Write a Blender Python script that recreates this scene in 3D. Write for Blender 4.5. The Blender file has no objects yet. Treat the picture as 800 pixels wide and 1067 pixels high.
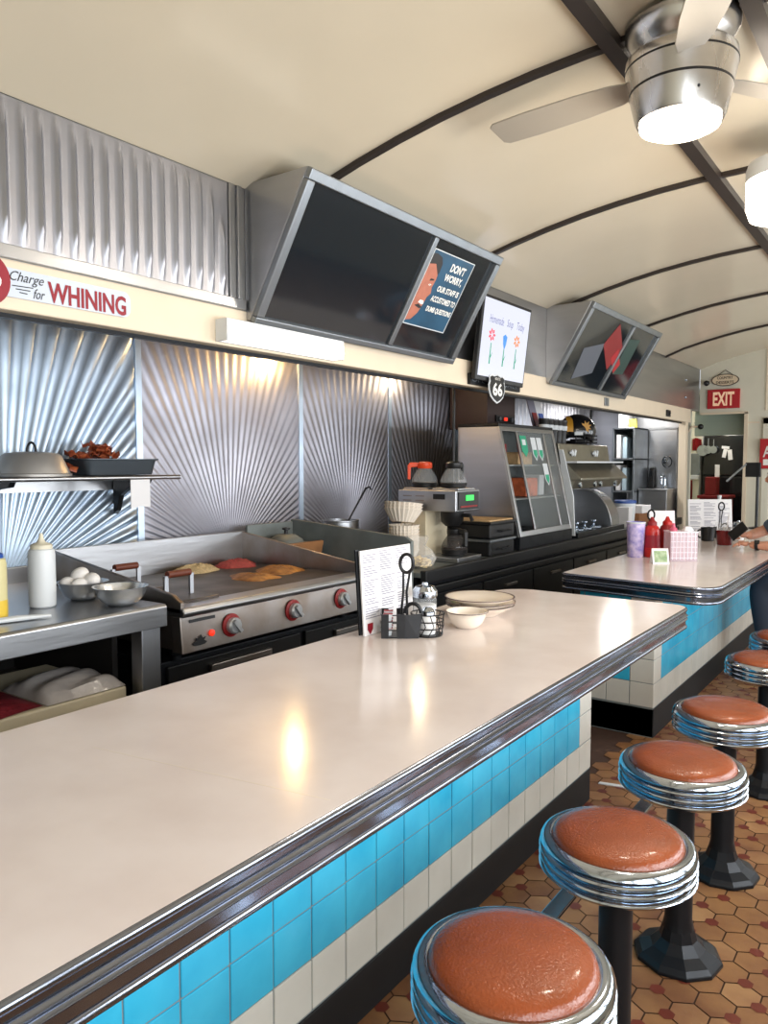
import bpy, bmesh, math, random
from mathutils import Vector, Matrix
random.seed(7)
PI = math.pi
SC = bpy.context.scene
COL = SC.collection

# ------------------------------------------------------------------ materials
def lin(h):
    h = h.lstrip('#')
    out = []
    for i in (0, 2, 4):
        c = int(h[i:i+2], 16) / 255
        out.append(c/12.92 if c <= .04045 else ((c+.055)/1.055)**2.4)
    return (*out, 1)

MATS = {}
def mat(name, col, rough=.5, metal=0, bump=0, bscale=40, var=0, vscale=8, coat=0, emit=None, estr=0,
        trans=0, alpha=1, stretch=None, ior=1.45, var_col=None, spec=.5, aniso=0):
    if name in MATS: return MATS[name]
    m = bpy.data.materials.new(name); m.use_nodes = True
    nt = m.node_tree; b = nt.nodes['Principled BSDF']
    b.inputs['Base Color'].default_value = lin(col)
    b.inputs['Roughness'].default_value = rough
    b.inputs['Metallic'].default_value = metal
    b.inputs['IOR'].default_value = ior
    b.inputs['Specular IOR Level'].default_value = spec
    b.inputs['Coat Weight'].default_value = coat
    b.inputs['Coat Roughness'].default_value = .08
    b.inputs['Transmission Weight'].default_value = trans
    b.inputs['Alpha'].default_value = alpha
    if emit:
        b.inputs['Emission Color'].default_value = lin(emit); b.inputs['Emission Strength'].default_value = estr
    if bump or var:
        tc = nt.nodes.new('ShaderNodeTexCoord'); mp = nt.nodes.new('ShaderNodeMapping')
        nt.links.new(tc.outputs['Object'], mp.inputs['Vector'])
        if stretch: mp.inputs['Scale'].default_value = stretch
    if var:
        n = nt.nodes.new('ShaderNodeTexNoise'); n.inputs['Scale'].default_value = vscale; n.inputs['Detail'].default_value = 5
        nt.links.new(mp.outputs[0], n.inputs['Vector'])
        mx = nt.nodes.new('ShaderNodeMix'); mx.data_type = 'RGBA'
        c = lin(col); d = lin(var_col) if var_col else tuple(x*(1-var) for x in c[:3]) + (1,)
        mx.inputs[6].default_value = c; mx.inputs[7].default_value = d
        rp = nt.nodes.new('ShaderNodeMapRange'); rp.inputs[1].default_value = .35; rp.inputs[2].default_value = .7
        nt.links.new(n.outputs['Fac'], rp.inputs[0]); nt.links.new(rp.outputs[0], mx.inputs[0])
        nt.links.new(mx.outputs[2], b.inputs['Base Color'])
        if metal:
            rr = nt.nodes.new('ShaderNodeMapRange'); rr.inputs[3].default_value = rough*.8; rr.inputs[4].default_value = min(1, rough*1.35)
            nt.links.new(n.outputs['Fac'], rr.inputs[0]); nt.links.new(rr.outputs[0], b.inputs['Roughness'])
    if bump:
        n2 = nt.nodes.new('ShaderNodeTexNoise'); n2.inputs['Scale'].default_value = bscale; n2.inputs['Detail'].default_value = 3
        nt.links.new(mp.outputs[0], n2.inputs['Vector'])
        bp = nt.nodes.new('ShaderNodeBump'); bp.inputs['Strength'].default_value = bump; bp.inputs['Distance'].default_value = .01
        nt.links.new(n2.outputs['Fac'], bp.inputs['Height']); nt.links.new(bp.outputs[0], b.inputs['Normal'])
    MATS[name] = m
    return m

M_ceil = mat('cream_enamel', '#d8ccb5', .19, var=.06, vscale=1.3, bump=.05, bscale=3)
M_rib = mat('dark_bronze', '#3a3330', .4, .3)
M_steel = mat('brushed_steel', '#b9bbc0', .34, 1, var=.12, vscale=14, bump=.08, bscale=60, stretch=(1, 1, .08))
M_steelh = mat('brushed_steel_flat', '#b4b5b8', .3, 1, var=.14, vscale=10, bump=.06, bscale=50, stretch=(.1, .1, 1))
M_sun = mat('embossed_steel_blue', '#c3d2e2', .4, 1, var=.1, vscale=7)
M_sun2 = mat('embossed_steel_dull', '#aaa9b2', .46, 1, var=.15, vscale=3)
M_corr = mat('corrugated_steel', '#adaeb6', .36, 1, var=.1, vscale=6)
M_chrome = mat('chrome', '#bcc6d2', .11, 1, var=.05, vscale=20)
M_chromed = mat('chrome_trim', '#878d9a', .17, 1, var=.12, vscale=12)
M_beam = mat('cream_paint', '#e2d2ba', .45, var=.05, vscale=4)
M_top = mat('laminate_top', '#e3d8d3', .15, var=.09, vscale=5, var_col='#dacdc7', coat=0, spec=.42, bump=.015, bscale=9)
M_blue = mat('blue_tile', '#3fb4d6', .16, var=.1, vscale=7, var_col='#2fa2c8', bump=.04, bscale=12)
M_white = mat('ivory_tile', '#d2d0c6', .18, var=.08, vscale=7, bump=.04, bscale=12)
M_grout = mat('grout', '#7d8585', .8)
M_black = mat('black_base', '#131416', .6, var=.2, vscale=12)
M_blackm = mat('black_metal', '#1b1d21', .38, .4, var=.2, vscale=10)
M_blackp = mat('black_plastic', '#161617', .4)
M_vinyl = mat('orange_vinyl', '#8f4420', .24, bump=.22, bscale=170, var=.22, vscale=9, coat=.25)
M_glassd = mat('dark_display_glass', '#1a2026', .08, coat=.5)
M_alu = mat('aluminium_frame', '#8f9499', .36, .9, var=.1, vscale=10)
M_screen = mat('lit_screen', '#000000', .2, emit='#dfe2f2', estr=1.05)
M_paperw = mat('white_paper', '#ebe9ea', .7)
M_printg = mat('grey_print', '#8f8c9a', .7)
M_red = mat('sign_red', '#b3242b', .45)
M_redd = mat('dark_red', '#8e1d1f', .5, var=.2)
M_inkw = mat('white_ink', '#f2f0ea', .5)
M_inkr = mat('red_ink', '#8f1829', .5)
M_inkk = mat('black_ink', '#1e1f22', .5)
M_signw = mat('sign_white', '#c6cedb', .35)
M_poster = mat('poster_blue', '#22506e', .4, var=.35, vscale=9)
M_skin = mat('skin', '#d49a80', .5, var=.15, vscale=14, bump=.05)
M_skinp = mat('printed_skin', '#b9725c', .5, var=.2, vscale=20)
M_hairp = mat('printed_hair', '#2c2a2b', .5)
M_tube = mat('lamp_tube', '#ffffff', .4, emit='#fff2df', estr=1.9)
M_lens = mat('lamp_lens', '#ffffff', .4, emit='#ffeed6', estr=9)
M_nickel = mat('brushed_nickel', '#cbc8c5', .25, 1, var=.12, vscale=9, stretch=(1, 1, .1))
M_blade = mat('fan_blade', '#aaa193', .5)
M_olive = mat('olive_steel', '#a09c8e', .36, 1, var=.15, vscale=6)
M_tglass = mat('thin_glass', '#f4f8fa', .05, alpha=.13)
M_griddle = mat('griddle_plate', '#544b45', .42, .5, var=.4, vscale=5, var_col='#332c28')
M_steeld = mat('stained_steel', '#a39d99', .38, 1, var=.35, vscale=4, var_col='#85766a')
M_steelg = mat('grey_guard', '#7f8583', .5, .35, var=.3, vscale=6)
M_darkcab = mat('dark_cabinet', '#3a2622', .5, var=.2)
M_cav = mat('dark_cavity', '#14110f', .7)
M_wood = mat('tan_wood', '#a1714a', .5, var=.3, vscale=6, stretch=(6, 1, 1))
M_knob = mat('bright_knob', '#c9ccd0', .3, .6)
M_bowl = mat('bowl_steel', '#d4d6d8', .24, .8)
M_capw = mat('cream_cap', '#e3dcc6', .35)
M_dome = mat('dome_steel', '#d2cec9', .42, .75, var=.1, vscale=6, stretch=(1,1,.1))
M_handle = mat('brown_handle', '#6d3523', .45, var=.25, vscale=30)
M_plate = mat('ivory_china', '#e8ddcf', .18)
M_plateline = mat('brown_rim_line', '#4c342c', .3)
M_wire = mat('black_wire', '#18181b', .35, .3)
M_glass = mat('clear_glass', '#ffffff', .03, trans=1, ior=1.3)
M_bag = mat('clear_film', '#f4f2ee', .2, alpha=.25)
M_sugar = mat('sugar_white', '#f1f0ee', .8)
M_pwhite = mat('white_plastic', '#dfe3e6', .35, var=.03)
M_ptrans = mat('milky_plastic', '#cfd6da', .35, alpha=.9)
M_yellow = mat('yellow_oil', '#e8c54a', .35)
M_bluecap = mat('blue_cap', '#2450a4', .4)
M_pyel = mat('pale_yellow_plastic', '#d9cf9c', .35)
M_egg = mat('egg_shell', '#eeeae6', .5)
M_bacon = mat('bacon', '#7d2a1a', .4, var=.5, vscale=60, var_col='#b5623a', bump=.3, bscale=60)
M_pan = mat('grey_pan', '#4a5158', .4, .5, var=.1)
M_hash = mat('hash_brown', '#d3bb8f', .7, bump=.6, bscale=90, var=.3, vscale=60)
M_beef = mat('corned_beef', '#b04a4a', .6, bump=.6, bscale=80, var=.3, vscale=50)
M_omel = mat('golden_toast', '#c98b45', .5, bump=.3, bscale=40, var=.5, vscale=22, var_col='#7e4a20')
M_meat = mat('raw_meat', '#7d2630', .45, bump=.4, bscale=50, var=.4, vscale=30)
M_board = mat('cutting_board', '#cfc2a6', .55, var=.1, vscale=5)
M_filter = mat('filter_paper', '#e7dccd', .85)
M_orange = mat('orange_plastic', '#e5502a', .4)
M_coffee = mat('coffee', '#2a140c', .15)
M_green = mat('green_led', '#0a3a14', .4, emit='#38d35a', estr=1.5)
M_gsign = mat('green_print', '#2f9a77', .5)
M_gold = mat('gold_print', '#c08a2c', .45)
M_helmet = mat('helmet_black', '#191a1c', .22, coat=.4)
M_tan = mat('tan_top', '#c9a77a', .6, var=.25, vscale=30)
M_brownbox = mat('brown_box', '#8a5c3a', .7)
M_purple = mat('purple_print', '#8b84c9', .35, var=.9, vscale=26, var_col='#d9cbe6')
M_ketchup = mat('ketchup_red', '#b8231d', .3, var=.15)
M_tea = mat('iced_tea', '#64171a', .12)
M_pink = mat('pink_straw', '#d4617a', .4)
M_basket = mat('clear_basket', '#ead9e2', .25, alpha=.45)
M_money = mat('green_note', '#7f9a72', .7, var=.4, vscale=40, var_col='#b9c6a4')
M_denim = mat('blue_shirt', '#4d6074', .8, bump=.15, bscale=120)
M_jeans = mat('dark_jeans', '#2b3340', .85)
M_hair = mat('grey_hair', '#8d8378', .7, bump=.4, bscale=60)
M_eye = mat('eye_white', '#e9e4de', .3)
M_lip = mat('lip', '#a9645a', .5)
M_grn = mat('grey_green_panel', '#9aa79a', .5)
M_walloff = mat('off_white_wall', '#dcd9c8', .5, var=.04)
M_wallp = mat('plain_wall', '#d8d2c4', .6)
M_floorA = mat('quarry_tile', '#8f6640', .42, var=.3, vscale=5, var_col='#6f472f', bump=.06, bscale=30)
M_floorB = mat('quarry_tile_light', '#9c744d', .42, var=.3, vscale=6, var_col='#7c5238', bump=.06, bscale=30)
M_floorC = mat('quarry_accent', '#6a2f22', .4, var=.2)
M_fgrout = mat('dark_grout', '#453026', .8)
M_redglow = mat('red_indicator', '#701010', .4, emit='#ff3a20', estr=1.0)
M_label = mat('pale_label', '#cfd3d6', .5)
M_graypack = mat('grey_packet', '#5d626c', .4)
M_deepgreen = mat('deep_green_packet', '#2b4742', .4)
M_blueb = mat('blue_lid', '#274f9c', .4)
M_yel = mat('yellow_card', '#ddd35a', .6)

# ------------------------------------------------------------------ mesh builder
class MB:
    def __init__(s): s.v = []; s.f = []; s.m = []; s.s = []
    def add(s, vs, fs, mi=0, smooth=False):
        o = len(s.v); s.v += [tuple(v) for v in vs]
        for f in fs: s.f.append(tuple(i+o for i in f)); s.m.append(mi); s.s.append(smooth)
        return s
    def box(s, x0, y0, z0, x1, y1, z1, mi=0):
        x0, x1 = sorted((x0, x1)); y0, y1 = sorted((y0, y1)); z0, z1 = sorted((z0, z1))
        vs = [(x0,y0,z0),(x1,y0,z0),(x1,y1,z0),(x0,y1,z0),(x0,y0,z1),(x1,y0,z1),(x1,y1,z1),(x0,y1,z1)]
        return s.add(vs, [(0,3,2,1),(4,5,6,7),(0,1,5,4),(1,2,6,5),(2,3,7,6),(3,0,4,7)], mi)
    def cbox(s, c, size, rot=0, mi=0, M=None):
        hx, hy, hz = [a/2 for a in size]
        R = M if M is not None else Matrix.Rotation(rot, 3, 'Z')
        vs = [Vector(c) + R @ Vector(p) for p in [(-hx,-hy,-hz),(hx,-hy,-hz),(hx,hy,-hz),(-hx,hy,-hz),(-hx,-hy,hz),(hx,-hy,hz),(hx,hy,hz),(-hx,hy,hz)]]
        return s.add(vs, [(0,3,2,1),(4,5,6,7),(0,1,5,4),(1,2,6,5),(2,3,7,6),(3,0,4,7)], mi)
    def lathe(s, prof, c=(0,0,0), n=32, mi=0, axis='Z', smooth=True, cap0=True, cap1=True, M=None, wob=None):
        # prof: list of (r, h)
        vs = []; fs = []
        for j, (r, h) in enumerate(prof):
            for i in range(n):
                a = 2*PI*i/n
                rr = r*(1 + (wob(a, j) if wob else 0))
                p = Vector((rr*math.cos(a), rr*math.sin(a), h))
                if axis == 'X': p = Vector((p.z, p.x, p.y))
                elif axis == 'Y': p = Vector((p.y, p.z, p.x))
                if M is not None: p = M @ p
                vs.append(p + Vector(c))
        for j in range(len(prof)-1):
            for i in range(n):
                k = (i+1) % n
                fs.append((j*n+i, j*n+k, (j+1)*n+k, (j+1)*n+i))
        s.add(vs, fs, mi, smooth)
        o = len(s.v) - len(vs)
        if cap0 and prof[0][0] > 1e-5: s.f.append(tuple(o+i for i in reversed(range(n)))); s.m.append(mi); s.s.append(False)
        if cap1 and prof[-1][0] > 1e-5: s.f.append(tuple(o+(len(prof)-1)*n+i for i in range(n))); s.m.append(mi); s.s.append(False)
        return s
    def tube(s, path, r, n=8, mi=0, closed=False, caps=True):
        P = [Vector(p) for p in path]; N = len(P)
        rs = r if isinstance(r, (list, tuple)) else [r]*N
        vs = []; fs = []; up = None
        for i, p in enumerate(P):
            a = P[(i-1) % N] if (closed or i > 0) else P[i]
            b = P[(i+1) % N] if (closed or i < N-1) else P[i]
            t = (b-a).normalized()
            if up is None:
                up = Vector((0,0,1)) if abs(t.z) < .9 else Vector((1,0,0))
            q = t.cross(up)
            if q.length < 1e-4: q = t.cross(Vector((.3,.7,.2)))
            q.normalize(); up = q.cross(t).normalized()
            for k in range(n):
                an = 2*PI*k/n
                vs.append(p + (q*math.cos(an) + up*math.sin(an))*rs[i])
        for i in range(N if closed else N-1):
            j = (i+1) % N
            for k in range(n):
                l = (k+1) % n
                fs.append((i*n+k, i*n+l, j*n+l, j*n+k))
        s.add(vs, fs, mi, True)
        if caps and not closed:
            o = len(s.v) - len(vs)
            s.f.append(tuple(o+k for k in reversed(range(n)))); s.m.append(mi); s.s.append(False)
            s.f.append(tuple(o+(N-1)*n+k for k in range(n))); s.m.append(mi); s.s.append(False)
        return s
    def prism(s, poly, d, mi=0):
        # poly: 3D points (planar), extruded along vector d
        n = len(poly); d = Vector(d)
        vs = [Vector(p) for p in poly] + [Vector(p)+d for p in poly]
        fs = [tuple(reversed(range(n))), tuple(range(n, 2*n))] + [(i, (i+1) % n, n+(i+1) % n, n+i) for i in range(n)]
        return s.add(vs, fs, mi)
    def ball(s, c, r, n=16, mi=0, sc=(1,1,1)):
        k = max(6, n//2)
        vs = []; 
        prof = [(max(1e-4, math.sin(PI*j/k)), -math.cos(PI*j/k)) for j in range(k+1)]
        M = Matrix.Diagonal((r*sc[0], r*sc[1], r*sc[2]))
        return s.lathe(prof, c, n, mi, M=M, cap0=False, cap1=False)
    def xform(s, M):
        s.v = [tuple(M @ Vector(v)) for v in s.v]; return s
    def build(s, name, mats, parent=None, bevel=0, sharp=40, fix=True):
        me = bpy.data.meshes.new(name)
        off = Vector(parent.location) if parent is not None else Vector((0,0,0))
        if parent is not None and parent.parent is not None: off = off + Vector(parent.parent.location)
        me.from_pydata([tuple(Vector(v)-off) for v in s.v], [], s.f)
        if not isinstance(mats, (list, tuple)): mats = [mats]
        for m in mats: me.materials.append(m)
        for p, mi, sm in zip(me.polygons, s.m, s.s): p.material_index = mi; p.use_smooth = sm
        if fix:
            bm = bmesh.new(); bm.from_mesh(me); bmesh.ops.recalc_face_normals(bm, faces=bm.faces); bm.to_mesh(me); bm.free()
        if any(s.s): me.set_sharp_from_angle(angle=math.radians(sharp))
        o = bpy.data.objects.new(name, me); COL.objects.link(o)
        if parent is not None: o.parent = parent
        if bevel:
            b = o.modifiers.new('bevel', 'BEVEL'); b.width = bevel; b.segments = 2; b.limit_method = 'ANGLE'; b.angle_limit = math.radians(40)
        return o

def tag(o, label, cat, group=None, kind=None):
    o['label'] = label; o['category'] = cat
    if group: o['group'] = group
    if kind: o['kind'] = kind
    return o
def thing(name, loc, label, cat, group=None):
    o = bpy.data.objects.new(name, None); COL.objects.link(o); o.location = loc; o.empty_display_size = .1
    return tag(o, label, cat, group)
def struct(o): o['kind'] = 'structure'; return o
def copy_tree(o, parent=None):
    c = o.copy(); COL.objects.link(c); c.parent = parent
    for ch in list(o.children): copy_tree(ch, c)
    return c
def dup(o, loc, rotz=0, label=None):
    c = copy_tree(o); c.location = loc; c.rotation_euler = (0, 0, rotz)
    if label: c['label'] = label
    return c
def single(mb, name, mats, label, cat, group=None, bevel=0, origin=None):
    # a thing that is one mesh; its origin goes to the base of its bounding box
    xs = [v[0] for v in mb.v]; ys = [v[1] for v in mb.v]; zs = [v[2] for v in mb.v]
    c = Vector(origin) if origin else Vector(((min(xs)+max(xs))/2, (min(ys)+max(ys))/2, min(zs)))
    mb.v = [tuple(Vector(v)-c) for v in mb.v]
    o = mb.build(name, mats, None, bevel); o.location = c
    return tag(o, label, cat, group)

def text(body, w, h, m, o, right, up, parent=None, name='lettering', bold=.0, shear=0, depth=.0015, spacing=1.0):
    """lettering fitted to w x h, its middle at o, on the plane (right, up)"""
    cu = bpy.data.curves.new('t', 'FONT'); cu.body = body; cu.align_x = 'CENTER'; cu.size = 1; cu.offset = bold; cu.shear = shear; cu.space_character = spacing
    cu.resolution_u = 3
    t = bpy.data.objects.new('t', cu); COL.objects.link(t)
    dg = bpy.context.evaluated_depsgraph_get(); dg.update()
    me = bpy.data.meshes.new_from_object(t.evaluated_get(dg))
    bpy.data.objects.remove(t); bpy.data.curves.remove(cu)
    xs = [v.co.x for v in me.vertices]; ys = [v.co.y for v in me.vertices]
    x0, x1, y0, y1 = min(xs), max(xs), min(ys), max(ys)
    r = Vector(right).normalized(); u = Vector(up).normalized(); n = r.cross(u)
    off = Vector(parent.location) if parent is not None else Vector((0,0,0))
    if parent is not None and parent.parent is not None: off = off + Vector(parent.parent.location)
    for v in me.vertices:
        a = ((v.co.x-x0)/(x1-x0)-.5)*w; b = ((v.co.y-y0)/(y1-y0)-.5)*h
        v.co = Vector(o) + r*a + u*b + n*depth - off
    me.name = name; me.materials.clear(); me.materials.append(m)
    ob = bpy.data.objects.new(name, me); COL.objects.link(ob)
    if parent is not None: ob.parent = parent
    return ob

def rounded(poly, rad, k=8):
    """2D polygon with rounded corners; rad per corner"""
    out = []; n = len(poly)
    for i, p in enumerate(poly):
        p = Vector(p); a = Vector(poly[i-1]); b = Vector(poly[(i+1) % n]); r = rad[i]
        if r <= 0: out.append(p); continue
        da = (a-p).normalized(); db = (b-p).normalized()
        ang = da.angle(db); d = r/math.tan(ang/2)
        c = p + (da+db).normalized()*(r/math.sin(ang/2))
        s0 = p+da*d-c; s1 = p+db*d-c
        a0 = math.atan2(s0.y, s0.x); a1 = math.atan2(s1.y, s1.x)
        dd = a1-a0
        while dd > PI: dd -= 2*PI
        while dd < -PI: dd += 2*PI
        for j in range(k+1):
            t = a0+dd*j/k; out.append(c+Vector((math.cos(t), math.sin(t)))*r)
    return out
def sweep_loop(mb, loop, prof, mi=0, smooth=True):
    """loop: closed 2D counter-clockwise outline; prof: (outward offset, z)"""
    n = len(loop); vs = []; fs = []
    nor = []
    for i in range(n):
        t = (Vector(loop[(i+1) % n])-Vector(loop[i-1])).normalized(); nor.append(Vector((t.y, -t.x)))
    for (o, z) in prof:
        for i in range(n):
            q = Vector(loop[i])+nor[i]*o; vs.append((q.x, q.y, z))
    for j in range(len(prof)-1):
        for i in range(n):
            k = (i+1) % n; fs.append((j*n+i, j*n+k, (j+1)*n+k, (j+1)*n+i))
    mb.add(vs, fs, mi, smooth)
    return mb
# ================================================================== SETTING
XB, XK, XR, YF, YN = -2.4, -3.6, .96, 10.0, -1.6      # header beam face, kitchen back wall, window wall, far end, near end
XC = -.72                                              # middle of the car
ARC = [(-1.68, 2.73), (-1.5, 2.80), (-1.3, 2.853), (-1.1, 2.898), (-.9, 2.935), (-.7, 2.963), (-.5, 2.984), (-.3, 2.997), (0, 3.005)]
ARC = ARC + [(-x, z) for x, z in reversed(ARC[:-1])]

# floor: hexagonal quarry tiles with small dark accents
fl = MB(); fl.box(XK-.1, YN-.1, -.06, XR+.1, 12.2, -.004, 0)
hw = .105; rr_ = hw/math.sqrt(3)*.955
row = 0; y = YN
while y < 10.0:
    x = -1.36 + (hw/2 if row % 2 else 0)
    while x < XR-.03:
        c = 1 if random.random() < .6 else 2
        h = [(x+rr_*math.cos(PI/6+PI/3*k), y+rr_*math.sin(PI/6+PI/3*k), 0) for k in range(6)]
        fl.add(h, [(0,1,2,3,4,5)], c)
        if (row + int(round(x/hw))) % 2 == 0:
            ax, ay = x, y+hw/math.sqrt(3)
            fl.add([(ax+.024*math.cos(PI/6+PI/3*k), ay+.024*math.sin(PI/6+PI/3*k), .0012) for k in range(6)], [(0,1,2,3,4,5)], 3)
        x += hw
    row += 1; y += hw*math.sqrt(3)/2
struct(fl.build('floor', [M_fgrout, M_floorA, M_floorB, M_floorC]))
st = MB()
st.prism([(-1.3,3.62,.001),(-1.2,3.645,.001),(-1.1,3.63,.001),(-1.02,3.665,.001),(-1.02,3.69,.001),(-1.1,3.655,.001),(-1.2,3.67,.001),(-1.3,3.645,.001)], (0,0,.004))
struct(st.build('trim_1', M_label))

# ceiling: a shallow barrel vault
cm = MB(); n = len(ARC); ys = [YN + (YF-YN)*i/12 for i in range(13)]
cm.add([(XC+x, yy, z) for yy in ys for x, z in ARC], [(j*n+i, j*n+i+1, (j+1)*n+i+1, (j+1)*n+i) for j in range(12) for i in range(n-1)], 0, True)
cm.add([(XC+x, yy, z+.06) for yy in ys for x, z in ARC], [(j*n+i, j*n+i+1, (j+1)*n+i+1, (j+1)*n+i) for j in range(12) for i in range(n-1)], 0, True)
ceil = struct(cm.build('ceiling', M_ceil, fix=False))
k = 2
for yr in (-.31, 1.0, 2.63, 4.10, 5.57, 7.04, 8.51):
    rb = MB(); w = .016
    pts = [(XC+x*.999, z) for x, z in ARC]
    vs = []
    for x, z in pts: vs += [(x, yr-w, z), (x, yr-w, z-.02), (x, yr+w, z-.02), (x, yr+w, z)]
    fs = []
    for i in range(len(pts)-1):
        a = i*4; b = a+4
        fs += [(a, a+1, b+1, b), (a+1, a+2, b+2, b+1), (a+2, a+3, b+3, b+2)]
    rb.add(vs, fs, 0)
    struct(rb.build('trim_%d' % k, M_rib)); k += 1
for xb in (-.935, -.505):
    b = MB(); b.box(xb-.028, YN, 2.962, xb+.028, YF-.01, 3.01)
    struct(b.build('trim_%d' % k, M_rib)); k += 1

# header wall over the kitchen: cream beam, corrugated steel, flat steel
wl = MB(); wl.box(XB-.05, YN, 2.22, XB-.004, YF, 2.76, 0)
wl_o = struct(wl.build('wall_left', M_steelh))
bm_ = MB(); bm_.box(XB-.07, YN, 2.065, XB, YF-.5+.1, 2.225); 
bo = struct(bm_.build('trim_%d' % k, M_beam, bevel=.006)); k += 1
lip = MB(); lip.box(XB-.075, YN, 2.05, XB-.055, YF-.5, 2.07); lip.build('lower_edge', M_blackm, bo)
# corrugated sheet with soft round-ended ribs
cs = MB(); y0, y1, z0, z1 = -1.5, 2.235, 2.265, 2.725
ny = int((y1-y0)/.0599); sub = 8; NY = ny*sub; NZ = 14
vs = []
for j in range(NZ+1):
    t = j/NZ
    for i in range(NY+1):
        u = i/sub; ph = (u % 1)
        bumpv = math.cos((ph-.5)/.22*PI/2)**1.3 if abs(ph-.5) < .22 else 0
        lo, hi = .06, .93
        if i > NY-2*sub: hi = .93 - .42*((i-NY+2*sub)/sub/2)
        e = min(1, max(0, (t-lo)/.07), max(0, (hi-t)/.10)) if lo < t < hi else 0
        vs.append((XB+.004+.016*bumpv*math.sqrt(max(0, e)), y0+(y1-y0)*i/NY, z0+(z1-z0)*t))
cs.add(vs, [(j*(NY+1)+i, j*(NY+1)+i+1, (j+1)*(NY+1)+i+1, (j+1)*(NY+1)+i) for j in range(NZ) for i in range(NY)], 0, True)
cs.build('corrugated_sheet', M_corr, wl_o, sharp=80)
bd = MB(); bd.box(XB-.004, -1.5, 2.225, XB+.012, 2.33, 2.268); bd.box(XB-.004, 2.245, 2.268, XB+.006, 2.275, 2.73); bd.box(XB-.004, 2.29, 2.268, XB+.009, 2.315, 2.73)
bd.build('steel_edging', M_steelh, wl_o, bevel=.003)
rv = MB()
for yy in (9.35, 9.36): 
    for zz in (2.35, 2.55): rv.ball((XB+.0, yy, zz), .012, 8)
rv.build('rivet', M_chrome, wl_o)

# kitchen back wall with embossed sunburst sheets
wb = MB(); wb.box(XK-.12, YN, 0, XK-.03, 12.0, 2.4)
wb_o = struct(wb.build('wall_back', M_wallp))
def sunburst(y0, y1, z0, z1, nr, A, m, cyf=.5, cz=None):
    mb = MB(); cy = y0+(y1-y0)*cyf; cz = z0 if cz is None else cz
    angs = [PI*i/(nr*8) for i in range(nr*8+1)]
    angs += [math.atan2(z1-cz, y1-cy), math.atan2(z1-cz, y0-cy)]
    angs = sorted(set(angs)); T = [0, .05, .12, .22, .35, .5, .65, .8, .9, .97, 1]
    vs = []
    for a in angs:
        c, s_ = math.cos(a), math.sin(a)
        R = min(((y1-cy)/c if c > 1e-6 else 1e9), ((y0-cy)/c if c < -1e-6 else 1e9), ((z1-cz)/s_ if s_ > 1e-6 else 1e9))
        ph = (a/PI*nr) % 1
        pr = max(0, 1-((ph-.5)/.36)**2)
        for t in T:
            r = R*t; e = min(1, r/.55)*(1 if t < .985 else 0)
            vs.append((XK+A*pr*e, cy+r*c, cz+r*s_))
    n = len(T)
    mb.add(vs, [(i*n+j, (i+1)*n+j, (i+1)*n+j+1, i*n+j+1) for i in range(len(angs)-1) for j in range(n-1)], 0, True)
    return mb.build('sunburst_sheet', m, wb_o, sharp=85)
sunburst(1.32, 2.66, .96, 2.32, 34, .02, M_sun, .42)
sunburst(-.05, 1.31, .96, 2.32, 34, .02, M_sun)
sunburst(2.70, 4.00, .96, 2.32, 54, .0042, M_sun2)
sunburst(4.03, 5.07, .96, 2.32, 54, .0042, M_sun2)
sunburst(5.10, 6.12, .90, 2.32, 54, .0055, M_sun2)
sm = MB()
for yy in (-.065, 1.315, 2.68, 4.015, 5.085): sm.box(XK-.02, yy-.02, .9, XK+.008, yy+.02, 2.32)
sm.box(XK-.02, -1.5, .9, XK+.002, -.06, 2.32); sm.box(XK-.02, 6.12, .9, XK+.002, 7.0, 2.32)
sm.build('seam_strip', M_sun, wb_o)
cg = MB(); y0, y1 = 7.0, 9.45; NY = 170
cg.add([(XK+.012*(1+math.sin(i/NY*2*PI*26)), y0+(y1-y0)*i/NY, z) for z in (1.2, 2.32) for i in range(NY+1)], [(i, i+1, NY+2+i, NY+1+i) for i in range(NY)], 0, True)
cg.build('corrugated_sheet', M_corr, wb_o, sharp=85)
ck = MB(); ck.box(XK-.05, YN, 2.33, XB-.05, YF, 2.37); struct(ck.build('ceiling_kitchen', M_steeld))

# end of the kitchen recess: stainless wall and cream post
we = MB(); we.box(XK, 9.5, 0, XB-.10, 9.55, 2.34); we_o = struct(we.build('wall_end', M_steelh))
p = MB(); p.box(-2.97, 9.485, 1.28, -2.52, 9.5, 1.99); p.box(-3.0, 9.485, 2.0, -2.5, 9.5, 2.2); p.box(-2.98, 9.47, 1.985, -2.52, 9.5, 2.0); p.build('steel_sheet', M_steelh, we_o, bevel=.004)
po = MB(); po.box(XB-.09, 9.42, 0, XB-.005, 9.52, 2.1); struct(po.build('trim_%d' % k, M_beam, bevel=.008)); k += 1

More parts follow.
